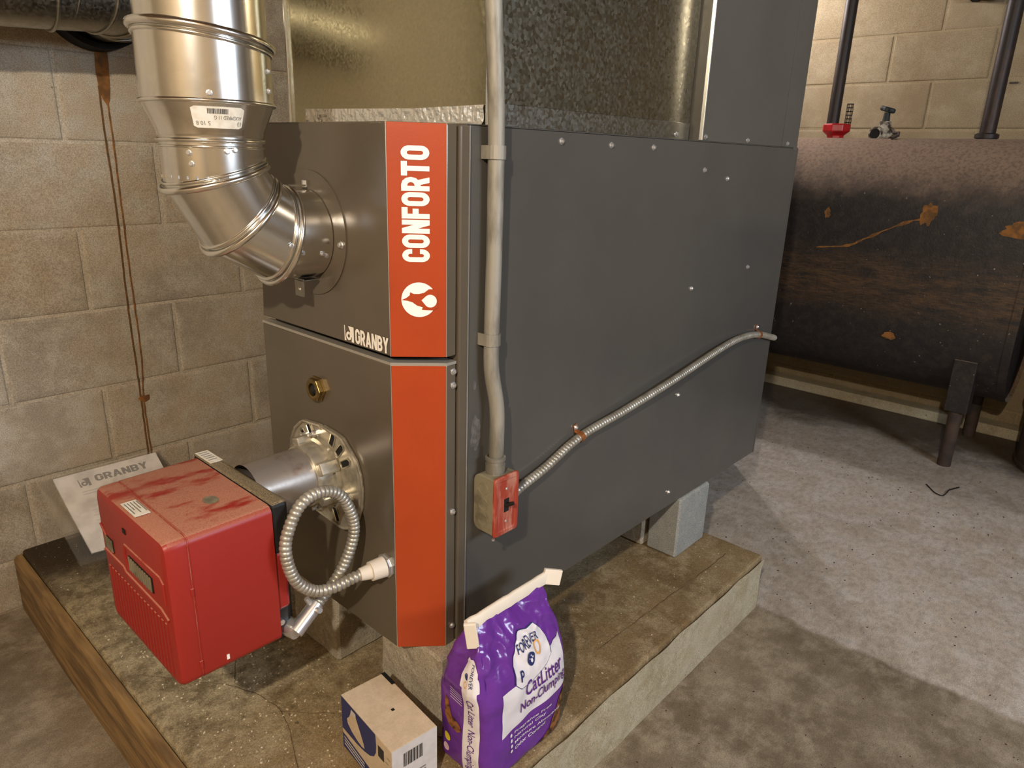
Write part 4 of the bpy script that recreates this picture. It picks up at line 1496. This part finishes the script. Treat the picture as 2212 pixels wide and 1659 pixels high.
navy = [(0.004, 0.995), (0.70, 0.995), (0.715, 0.90)] + [(0.44 + 0.275 * math.cos(math.radians(q_)), 0.66 + 0.30 * math.sin(math.radians(q_)) - 0.1) for q_ in range(20, -100, -15)] + [(0.004, 0.30)]
navy = [(0.004, 0.995), (0.70, 0.995), (0.71, 0.80), (0.70, 0.66), (0.66, 0.55), (0.58, 0.47), (0.46, 0.42), (0.30, 0.39), (0.15, 0.385), (0.004, 0.385)]
decal('navy_panel', 'print_navy', ct, [(navy, [tuple(range(len(navy)))])], cf)
bulb = [(0.22, 0.95), (0.31, 0.95), (0.315, 0.88), (0.37, 0.76), (0.42, 0.65), (0.46, 0.55), (0.475, 0.48), (0.42, 0.46), (0.33, 0.475), (0.22, 0.52), (0.13, 0.60), (0.12, 0.68), (0.17, 0.76), (0.20, 0.85)]
decal('bulb_picture', 'carton', ct, [(bulb, [tuple(range(len(bulb)))])], lambda a, b: cf(a, b, 0.0007))
decal('bulb_neck', 'carton_side', ct, [([(0.225, 0.95), (0.305, 0.95), (0.305, 0.87), (0.215, 0.87)], [(0, 1, 2, 3)])], lambda a, b: cf(a, b, 0.0009))
band = [(0.004, 0.30), (0.62, 0.20), (0.62, 0.02), (0.004, 0.02)]
decal('navy_band', 'print_navy', ct, [(band, [(0, 1, 2, 3)])], cf)
for b0 in (0.235, 0.175, 0.11):
    decal('white_print_line', 'carton_side', ct, [([(0.04, b0 + .02), (0.46, b0 - .045), (0.46, b0 - .075), (0.04, b0 - .01)], [(0, 1, 2, 3)])], lambda a, b: cf(a, b, 0.0007))
for (a0, a1, b0, b1) in ((0.745, 0.855, 0.66, 0.86), (0.885, 0.955, 0.30, 0.44)):
    decal('dark_icon', 'ink', ct, [([(a0, b0), (a1, b0), (a1, b1), (a0, b1)], [(0, 1, 2, 3)])], cf)
for (a0, b0) in ((0.88, 0.70), (0.89, 0.60), (0.86, 0.50), (0.91, 0.80)):
    decal('small_print', 'ink_faint', ct, [([(a0, b0), (a0 + .06, b0), (a0 + .06, b0 + .012), (a0, b0 + .012)], [(0, 1, 2, 3)])], cf)
fc = MB()
decal('grey_end', 'carton_side', ct, [([(0.0, 0.0), (1, 0), (1, 1), (0, 1)], [(0, 1, 2, 3)])], lambda a, b: ce_(a, b, 0.0003))
bars = []
x = 0.24
while x < 0.66:
    wd = random.choice((0.008, 0.014, 0.022, 0.03))
    bars.append(([(x, 0.62), (x + wd, 0.62), (x + wd, 0.86), (x, 0.86)], [(0, 1, 2, 3)]))
    x += wd + random.choice((0.008, 0.012, 0.02))
decal('barcode', 'ink', ct, bars, lambda a, b: ce_(a, b, 0.0006))
decal('small_print', 'ink_faint', ct, [([(0.5, 0.40 - k * .05), (0.74, 0.40 - k * .05), (0.74, 0.425 - k * .05), (0.5, 0.425 - k * .05)], [(0, 1, 2, 3)]) for k in range(3)], lambda a, b: ce_(a, b, 0.0006))
MB().box((0.004, -0.008, cz1 + 0.0005), (0.009, -0.003, cz1 + 0.0012), CR).build('punched_hole', 'gap_black', ct)

# ================================================================== CAT LITTER BAG
bg = thing('cat_litter_bag', (0.122, -0.095, PT), 'crumpled purple cat litter bag with a white band, propped by the furnace', 'bag')
BXc, BYc, BZ0_, BZT = 0.113, -0.092, PT, 0.448


def bag_dims(v):
    """half width, half depth, centre and squareness at height fraction v"""
    a = 0.103 + 0.005 * math.sin(PI * min(1, v * 1.2)) - 0.010 * max(0, (v - 0.72) / 0.28) ** 1.5
    if v < 0.06:
        a -= 0.010 * (1 - v / 0.06) ** 2
    k = max(0.0, (v - 0.50) / 0.50)
    b = 0.064 * (1 - k ** 1.7) + 0.0035 * k ** 1.7
    if v < 0.06:
        b -= 0.008 * (1 - v / 0.06) ** 2
    n_ = 5.0 - 0.8 * k
    return a, b, n_


def bag_warp(p, v, side):
    q = V((p.x * 11, p.y * 16, p.z * 13))
    k = 0.0045 + 0.0045 * max(0, v - 0.45)
    d = k * noise.noise(q) + k * 0.55 * noise.noise(q * 2.7 + V((3, 1, 8)))
    # pleats and crumples where the empty top of the bag is gathered
    kt = max(0.0, (v - 0.58) / 0.42)
    kt = kt * (1 - kt) * 4 * 0.55 + kt * 0.3
    d += 0.0095 * kt * (0.35 - abs(noise.noise(V((p.x * 34 + p.z * 9, p.y * 40, p.z * 17)))) * 1.6)
    d += 0.0030 * kt * noise.noise(V((p.x * 85, p.y * 85, p.z * 70)))
    return p + side * d


def bag_front(u, v, d=0.0):
    a, b, n_ = bag_dims(v)
    x = (2 * u - 1) * 0.5 ** (1 / n_)
    y = -b * (1 - abs(x) ** n_) ** (1 / n_)
    # a dent under the neck of the bag
    p = V((BXc + a * x, BYc + y, BZ0_ + (BZT - BZ0_) * v))
    p = bag_warp(p, v, V((0, -1, 0)))
    return p + V((0, -1, 0)) * d + V((x, 0, 0)) * d * 0.3


def bag_gusset(u, v, d=0.0):
    """left side, u 0 = back, 1 = front corner"""
    a, b, n_ = bag_dims(v)
    yy = (1 - 2 * u) * 0.5 ** (1 / n_)
    x = -a * (1 - abs(yy) ** n_) ** (1 / n_)
    fold = 0.030 * max(0, (v - 0.62) / 0.38) * (1 - abs(1 - 2 * u) ** 1.5) - 0.007 * math.exp(-((v - 0.66) / 0.09) ** 2) * (1 - abs(1 - 2 * u) ** 3)
    p = V((BXc + x + fold, BYc + b * yy, BZ0_ + (BZT - BZ0_) * v))
    p = bag_warp(p, v, V((-1, 0, 0)))
    return p + V((-1, 0, 0)) * d


def bag_right(u, v):
    a, b, n_ = bag_dims(v)
    yy = (2 * u - 1) * 0.5 ** (1 / n_)
    x = a * (1 - abs(yy) ** n_) ** (1 / n_)
    fold = 0.024 * max(0, (v - 0.60) / 0.40) * (1 - abs(2 * u - 1) ** 1.5)
    p = V((BXc + x - fold, BYc + b * yy, BZ0_ + (BZT - BZ0_) * v))
    return bag_warp(p, v, V((1, 0, 0)))


def bag_back(u, v):
    a, b, n_ = bag_dims(v)
    x = (1 - 2 * u) * 0.5 ** (1 / n_)
    y = b * (1 - abs(x) ** n_) ** (1 / n_)
    p = V((BXc + a * x, BYc + y * 0.95, BZ0_ + (BZT - BZ0_) * v))
    return p


q = MB()
rows = []
NV = 100
uq = lambda i, n_: i / n_
for k in range(NV + 1):
    v = k / NV
    row = [bag_gusset(uq(i, 44), v) for i in range(44)] + [bag_front(uq(i, 80), v) for i in range(80)] + [bag_right(uq(i, 30), v) for i in range(30)] + [bag_back(uq(i, 18), v) for i in range(18)]
    rows.append(row)
q.rings(rows, True, True)
bo = q.build('film', 'bag_purple', bg, smooth=True, auto=False)


def grid_patch(name, mat, fn, us, lo, hi, d, nv=60, parent=bo):
    mb = MB()
    us = steps(us[0], us[-1], 3 * (len(us) - 1))
    rows_ = []
    for j in range(nv + 1):
        rows_.append([fn(u, lo(u) + (hi(u) - lo(u)) * j / nv, d) for u in us])
    mb.rings(rows_, closed=False)
    return mb.build(name, mat, parent, smooth=True, auto=False)


def steps(a, b, n_):
    return [a + (b - a) * i / n_ for i in range(n_ + 1)]


def lerpf(*pts_):
    def f(u):
        for (a, b), (c, e) in zip(pts_, pts_[1:]):
            if u <= c:
                return b + (e - b) * (u - a) / (c - a)
        return pts_[-1][1]
    return f


# white band across the front, rising to the right as the bag slumps
grid_patch('white_band', 'bag_white', bag_front, steps(0.14, 0.975, 34), lerpf((0.14, 0.285), (0.5, 0.33), (1, 0.37)), lerpf((0.14, 0.585), (0.45, 0.60), (0.7, 0.65), (1, 0.71)), 0.0009)
# label panel with the brand above it
hexl = lerpf((0.30, 0.60), (0.36, 0.56), (0.5, 0.55), (0.72, 0.60), (0.80, 0.64))
hexh = lerpf((0.30, 0.70), (0.38, 0.80), (0.48, 0.845), (0.68, 0.845), (0.76, 0.79), (0.80, 0.72))
grid_patch('label_outline', 'print_navy', bag_front, steps(0.293, 0.807, 20), lambda u: hexl(u) - 0.006, lambda u: hexh(u) + 0.006, 0.0014)
grid_patch('label_panel', 'bag_white', bag_front, steps(0.305, 0.795, 20), hexl, hexh, 0.0019)


def bag_text(tx, fn, mat, u0, u1, v0, v1, d=0.0016, tilt=0.0, name='lettering'):
    a, f_ = type2(tx, bold=0.012)
    a = fit(a, 0, 1, 0, 1)
    return decal(name, mat, bo, [([(u0 + (u1 - u0) * p[0], v0 + (v1 - v0) * p[1] + tilt * p[0]) for p in a], f_)], lambda a_, b_: fn(a_, b_, d))


bag_text('CatLitter', bag_front, 'print_purple', 0.42, 0.90, 0.475, 0.570, 0.0026, 0.035)
bag_text('Non-Clumping', bag_front, 'print_purple', 0.36, 0.95, 0.365, 0.455, 0.0026, 0.045)
bag_text('FOREVER', bag_front, 'print_navy', 0.38, 0.67, 0.755, 0.805, 0.0042, 0.01)
bag_text('P', bag_front, 'print_navy', 0.36, 0.405, 0.60, 0.665, 0.0040)


def disc_patch(cu, cv, ru, rv, mat, fn=bag_front, d=0.0026, inner=None, name='roundel'):
    n_ = 24
    out = [(cu + ru * math.cos(2 * PI * i / n_), cv + rv * math.sin(2 * PI * i / n_)) for i in range(n_)]
    if inner:
        inn = [(cu + ru * inner * math.cos(2 * PI * i / n_), cv + rv * inner * math.sin(2 * PI * i / n_)) for i in range(n_)]
        return decal(name, mat, bo, [(out + inn, [(i, (i + 1) % n_, n_ + (i + 1) % n_, n_ + i) for i in range(n_)])], lambda a, b: fn(a, b, d))
    return decal(name, mat, bo, [(out, [tuple(range(n_))])], lambda a, b: fn(a, b, d))


disc_patch(0.52, 0.695, 0.050, 0.042, 'print_navy', d=0.0036)
for (da, db, r_) in ((-0.02, 0.006, 0.15), (0.0, 0.018, 0.15), (0.02, 0.006, 0.15), (0, -0.010, 0.27)):
    disc_patch(0.52 + da, 0.695 + db, 0.052 * r_, 0.044 * r_, 'bag_white', d=0.0044, name='paw_print')
disc_patch(0.632, 0.728, 0.048, 0.040, 'print_orange', d=0.0038, inner=0.72, name='ring_print')
for k, tx in enumerate(('Fragrance Free', 'Natural Clay', 'Moisture Absorbing', 'Odor Control')):
    v = 0.255 - k * 0.037
    bag_text(tx, bag_front, 'bag_white', 0.30, 0.30 + 0.034 * len(tx), v, v + 0.024, 0.0016, 0.015)
    disc_patch(0.255, v + 0.010, 0.014, 0.012, 'bag_white', d=0.0016, name='bullet_print')
# animal picture at the lower right of the front
grid_patch('fur_picture', 'print_fur', bag_front, steps(0.62, 0.985, 20), lambda u: 0.02, lerpf((0.62, 0.03), (0.72, 0.06), (0.80, 0.10), (0.86, 0.2), (0.90, 0.29), (0.95, 0.34), (1, 0.36)), 0.0011)
# side gusset: white stripe with vertical words, brand tag, small pictures
grid_patch('white_stripe', 'bag_white', bag_gusset, steps(0.60, 0.90, 12), lambda u: 0.01, lambda u: 0.66, 0.0010, 110)
grid_patch('brand_tag', 'bag_white', bag_gusset, steps(0.56, 0.93, 10), lerpf((0.56, 0.645), (0.75, 0.615), (0.93, 0.645)), lerpf((0.56, 0.75), (0.66, 0.81), (0.82, 0.81), (0.93, 0.75)), 0.0016)
a, f_ = type2('Cat Litter  Non-Clumping', bold=0.01)
a = fit(a, 0, 1, 0, 1)
decal('lettering', 'print_purple', bo, [([(0.66 + 0.17 * p[1], 0.585 - 0.50 * p[0]) for p in a], f_)], lambda u, v: bag_gusset(u, v, 0.0018))
a, f_ = type2('FOREVER', bold=0.01)
a = fit(a, 0, 1, 0, 1)
decal('lettering', 'print_navy', bo, [([(0.78 + 0.07 * p[1], 0.785 - 0.12 * p[0]) for p in a], f_)], lambda u, v: bag_gusset(u, v, 0.0024))
disc_patch(0.69, 0.715, 0.045, 0.018, 'print_navy', bag_gusset, 0.0024, name='roundel')
disc_patch(0.69, 0.672, 0.045, 0.018, 'print_orange', bag_gusset, 0.0024, inner=0.7, name='ring_print')
grid_patch('animal_picture', 'print_fur', bag_gusset, steps(0.22, 0.56, 10), lerpf((0.22, 0.36), (0.32, 0.31), (0.48, 0.29), (0.56, 0.31)), lerpf((0.22, 0.50), (0.28, 0.48), (0.36, 0.385), (0.48, 0.36), (0.56, 0.33)), 0.0010)
disc_patch(0.26, 0.205, 0.075, 0.028, 'print_yellow', bag_gusset, 0.0012, name='yellow_seal')
disc_patch(0.24, 0.125, 0.06, 0.03, 'print_pale', bag_gusset, 0.0012, name='small_picture')
for k in range(5):
    v = 0.585 - k * 0.018
    decal('fine_print', 'bag_white', bo, [([(0.32, v), (0.56, v - 0.02), (0.56, v - 0.024), (0.32, v - 0.004)], [(0, 1, 2, 3)])], lambda a_, b_: bag_gusset(a_, b_, 0.0012))
# folded cream paper strip sewn over the top, ends bent down
SX0, SX1 = 0.016, 0.214
st_pts = [(SX0 + (SX1 - SX0) * i / 16, BYc + 0.002 * noise.noise(V((i * .6, 0, 0))) - 0.004, BZT + 0.0035 + 0.0015 * noise.noise(V((i * .8, 4, 0)))) for i in range(17)]
q = MB()
rs_ = []
for p in st_pts:
    c = V(p)
    rs_.append([c + V((0, -0.0046, -0.013)), c + V((0, -0.0048, 0.006)), c + V((0, -0.002, 0.0085)), c + V((0, 0.002, 0.0085)), c + V((0, 0.0048, 0.006)), c + V((0, 0.0046, -0.013))])
q.rings(rs_)
so_ = q.build('paper_strip', 'bag_strip', bg, smooth=True, angle=50)
q = MB()
q.box((-0.010, -0.003, -0.045), (0.010, 0.003, 0.006), Matrix.Translation((SX0 + 0.001, BYc - 0.012, BZT + 0.005)) @ Matrix.Rotation(math.radians(-10), 4, 'Y') @ Matrix.Rotation(math.radians(-48), 4, 'Z'))
q.build('strip_end', 'bag_strip', so_, bevel=0.0015)
q = MB()
q.box((-0.004, -0.004, -0.020), (0.030, 0.004, 0.008), Matrix.Translation((SX1 - 0.004, BYc - 0.004, BZT + 0.009)) @ Matrix.Rotation(math.radians(16), 4, 'Y') @ Matrix.Rotation(math.radians(-30), 4, 'Z'))
q.build('strip_end', 'bag_strip', so_, bevel=0.0015)

# ================================================================== OIL TANK
TXc, THW, TZ0, TZ1, TY0, TY1 = 2.765, 0.295, 0.262, 1.268, -0.425, 1.09
tk = thing('oil_tank', (TXc, 0.33, 0), 'large black obround oil tank on pipe legs, dusty on top', 'tank')
def obround(y, r_add=0.0, n_=22):
    r = THW + r_add
    out = [V((TXc + r * math.cos(PI * i / n_), y, TZ1 - THW + r * math.sin(PI * i / n_))) for i in range(n_ + 1)]
    out += [V((TXc - r * math.cos(PI * i / n_), y, TZ0 + THW - r * math.sin(PI * i / n_))) for i in range(n_ + 1)]
    return out
MB().rings([obround(TY0 + 0.012), obround(TY1 - 0.012)], False, False).build('shell', 'tank_black', tk, smooth=True, angle=60)
for y0, y1 in ((TY0 - 0.014, TY0 + 0.014), (TY1 - 0.014, TY1 + 0.014)):
    MB().rings([obround(y0, 0.004), obround(y1, 0.004)], False, False).build('end_rim', 'tank_black', tk, smooth=True, angle=60)
MB().rings([obround(TY0, -0.002), obround(TY0 + 0.004, -0.002)], True, True).build('end_plate', 'tank_black', tk)
MB().rings([obround(TY1 - 0.004, -0.002), obround(TY1, -0.002)], True, True).build('end_plate', 'tank_black', tk)
for x in (2.535, 2.995):
    for y in (-0.300, 0.95):
        lg = MB().cyl((x, y, 0.0), (x, y, 0.36), 0.025, n=20).build('leg', 'leg_rust', tk, smooth=True)
        sg = 1 if x < TXc else -1
        MB().prism([(x - 0.032 * sg, y - 0.04, 0.235), (x + 0.04 * sg, y - 0.04, 0.235), (x + 0.04 * sg, y - 0.04, 0.45), (x - 0.047 * sg, y - 0.04, 0.45)], (0, 0.08, 0)).build('leg_socket', 'tank_black', lg, bevel=0.003)
# rust run on the face
rl = jitter_line([(0.322, 0.820), (0.312, 0.823), (0.202, 0.840), (0.136, 0.875), (0.072, 0.912), (-0.004, 0.951), (-0.050, 0.965)], 0.003, 0.012)
vs, fs = ribbon2(rl, 0.014)
for i_ in range(len(vs)):
    c_ = rl[i_ // 2] if i_ // 2 < len(rl) else rl[-1]
    g_ = 0.25 + 0.75 * abs(noise.noise(V((c_[0] * 22, c_[1] * 8, 5)))) * 2.2
    g_ *= min(1.0, 0.15 + (0.33 - c_[0]) * 6)
    vs[i_] = (c_[0] + (vs[i_][0] - c_[0]) * g_, c_[1] + (vs[i_][1] - c_[1]) * g_)
decal('rust_run', 'rust', tk, [(vs, fs)], lambda a, b: V((TXc - THW - 0.0012, a, b)))
bl = []
for (cy, cz, ry, rz) in ((-0.072, 0.985, 0.028, 0.04), (-0.37, 0.955, 0.05, 0.03), (0.30, 0.965, 0.012, 0.02), (-0.02, 0.50, 0.022, 0.014)):
    pts = []
    for i in range(26):
        q_ = 2 * PI * i / 26
        k = 1 + 0.5 * noise.noise(V((math.cos(q_) * 2 + cy * 40, math.sin(q_) * 2, cz * 9)))
        pts.append((cy + ry * k * math.cos(q_), cz + rz * k * math.sin(q_)))
    cyl_x = lambda z: TXc - (math.sqrt(max(0, THW ** 2 - max(0, z - (TZ1 - THW)) ** 2))) - 0.0015
    decal('rust_blotch', 'rust', tk, [(pts, [tuple(range(26))])], lambda a, b: V((cyl_x(b), a, b)))

# pipes and fittings standing on the tank
vp = thing('fill_pipe', (2.80, 0.456, 1.26), 'dark steel pipe rising from the red gauge fitting on the tank', 'pipe')
MB().cyl((2.80, 0.456, 1.315), (2.80, 0.456, 2.139), 0.0255, n=24).build('tube', 'pipe_black', vp, smooth=True)
gg = thing('tank_gauge', (2.80, 0.44, 1.26), 'red cast fitting with a wire gauge guard on top of the tank', 'fitting')
MB().lathe((2.80, 0.436, 1.262), (0, 0, 1), [(0, 0.038), (0.016, 0.036), (0.020, 0.040), (0.032, 0.057), (0.036, 0.060), (0.062, 0.060), (0.065, 0.055)], 8, True).build('body', 'gauge_red', gg, bevel=0.003)
cg = V((2.80, 0.392, 1.327))
q = MB()
for i in range(6):
    a = 2 * PI * i / 6
    o_ = V((0.013 * math.cos(a), 0.013 * math.sin(a), 0))
    q.cyl(cg + o_, cg + o_ + V((0, 0, 0.082)), 0.0014, n=6)
q.build('guard_wires', 'wire_black', gg)
for k in range(6):
    q = MB()
    q.tube([cg + V((0.013 * math.cos(2 * PI * i / 16), 0.013 * math.sin(2 * PI * i / 16), 0.006 + k * 0.0152)) for i in range(16)], 0.0014, 5, closed=True)
    q.build('guard_ring', 'wire_black', gg)

vv = thing('tank_valve', (2.80, 0.236, 1.26), 'paint-spattered old valve with a dark handwheel on top of the tank', 'valve')
MB().lathe((2.80, 0.236, 1.262), (0, 0, 1), [(0, 0.050), (0.012, 0.054), (0.026, 0.052), (0.040, 0.042), (0.050, 0.030), (0.053, 0.024), (0.074, 0.022), (0.076, 0.016)], 20, True).build('body', 'valve_body', vv, smooth=True)
MB().lathe((2.745, 0.252, 1.285), (-1, 0.15, 0), [(-0.01, 0.030), (0.006, 0.028), (0.007, 0.021), (0.0, 0.020)], 20, False).build('port', 'valve_body', vv, smooth=True)
MB().cyl((2.752, 0.252, 1.285), (2.740, 0.252, 1.285), 0.020, n=16).build('port_bore', 'gap_black', vv)
MB().cyl((2.80, 0.236, 1.336), (2.80, 0.236, 1.372), 0.0150, 0.0125, 12).build('stem', 'valve_dark', vv, smooth=True)
hw = MB()
R_ = Matrix.Translation((2.80, 0.236, 1.384)) @ Matrix.Rotation(math.radians(16), 4, 'X')
n_ = 40
for z in (0,):
    rs_ = []
    for zz, k in ((-0.010, 0.8), (-0.006, 1.0), (0.006, 1.0), (0.010, 0.8)):
        rs_.append([R_ @ V(((0.026 + 0.006 * math.cos(4 * 2 * PI * i / n_)) * k * math.cos(2 * PI * i / n_), (0.026 + 0.006 * math.cos(4 * 2 * PI * i / n_)) * k * math.sin(2 * PI * i / n_), zz)) for i in range(n_)])
    hw.rings(rs_)
hw.build('handwheel', 'valve_dark', vv, smooth=True, angle=50)
MB().tube([(2.78, 0.20, 1.290), (2.76, 0.165, 1.290), (2.74, 0.160, 1.278), (2.70, 0.172, 1.265)], 0.0055, 8).build('drain_arm', 'leg_rust', vv)

vt = thing('vent_riser', (2.80, -0.145, 1.26), 'dark steel vent pipe standing at the right end of the tank', 'pipe')
MB().cyl((2.80, -0.145, 1.262), (2.80, -0.145, 2.139), 0.0285, n=24).build('tube', 'pipe_black', vt, smooth=True)
MB().lathe((2.80, -0.145, 1.262), (0, 0, 1), [(0, 0.037), (0.008, 0.037), (0.010, 0.042), (0.024, 0.042), (0.028, 0.034)], 24, True).build('collar', 'pipe_black', vt, smooth=True, angle=30)
MB().lathe((2.80, -0.145, 1.255), (0, 0, 1), [(0, 0.075), (0.010, 0.062), (0.013, 0.04)], 28, True).build('weld_boss', 'tank_black', vt, smooth=True)

# dark fittings at the top edge of the painted wall
wp = thing('wall_pipe', (3.12, 0.0, 1.86), 'dark horizontal pipe end low on the joists at the painted wall', 'pipe')
MB().lathe((3.10, -0.05, 1.868), (0, 1, 0.12), [(0, 0.045), (0.055, 0.047), (0.06, 0.042), (0.10, 0.040)], 24, True).build('tube', 'pipe_black', wp, smooth=True)
MB().box((3.10, 0.055, 1.832), (3.166, 0.085, 1.86)).build('bracket', 'gap_black', wp, bevel=0.003)
sl = MB().box((WX - 0.006, -0.150, 1.503), (WX + 0.004, -0.118, 1.510))
sl = sl.build('rod_end', 'leg_rust')
tag(sl, 'short rusty rod end stuck in the painted wall', 'rod')

# curved rusty vessel at the right edge of the picture
rv = thing('rusty_drum', (2.86, -0.76, 0), 'brown rusty steel drum in the dark beside the oil tank', 'drum')
MB().lathe((2.86, -0.76, 0.0), (0, 0, 1), [(0.0, 0.262), (0.006, 0.268), (0.02, 0.268), (0.024, 0.262), (0.28, 0.262), (0.288, 0.272), (0.30, 0.272), (0.308, 0.262), (0.56, 0.262), (0.568, 0.272), (0.58, 0.272), (0.588, 0.262), (0.83, 0.262), (0.834, 0.268), (0.85, 0.268), (0.85, 0.255), (0.835, 0.25)], 56, True).build('shell', 'leg_rust', rv, smooth=True, angle=35)

# ================================================================== SMALL LOOSE THINGS
wo = MB().tube(spline([(2.265, -0.300, 0.003), (2.23, -0.325, 0.002), (2.205, -0.344, 0.003), (2.20, -0.368, 0.0025), (2.24, -0.375, 0.004), (2.273, -0.376, 0.0025), (2.329, -0.398, 0.003)], 0.006), 0.0022, 6).build('wire_scrap', 'wire_black')
tag(wo, 'bent scrap of thin black wire on the pale floor', 'wire')


def crumbs(name, n, area, z, size, mat, label, dens=None):
    mb = MB()
    k = 0
    while k < n:
        x, y = random.uniform(area[0], area[1]), random.uniform(area[2], area[3])
        if dens and random.random() > dens(x, y):
            continue
        s = size * random.uniform(0.4, 1.2)
        a = random.uniform(0, PI)
        m_ = Matrix.Translation((x, y, z)) @ Matrix.Rotation(a, 4, 'Z')
        mb.box((-s, -s * random.uniform(.35, .8), 0), (s, s * random.uniform(.35, .8), s * random.uniform(.5, 1)), m_)
        k += 1
    o = mb.build(name, mat)
    tag(o, label, 'debris', kind='stuff')
    return o


def dens_pad(x, y):
    if x > 0.02 and y > -0.0:
        return 0
    if -0.11 < x < 0.0 and -0.09 < y < 0.1:
        return 0
    if 0.0 < x < 0.25 and y < 0:
        return 0
    return 0.9 if x < 0.0 and y > 0 else 0.12


crumbs('pad_grit', 420, (-0.28, 1.0, -0.15, 0.7), PT, 0.0017, 'grit', 'pale crumbs of grit scattered over the pad', dens_pad)
crumbs('floor_specks', 240, (-0.4, 1.04, -1.2, -0.19), 0.0, 0.0016, 'speck_dark', 'dark specks of dirt scattered over the floor')
crumbs('floor_specks', 240, (1.1, 2.45, -0.9, 0.3), 0.0, 0.0020, 'speck_dark', 'dark leaf and dirt bits on the paler slab')
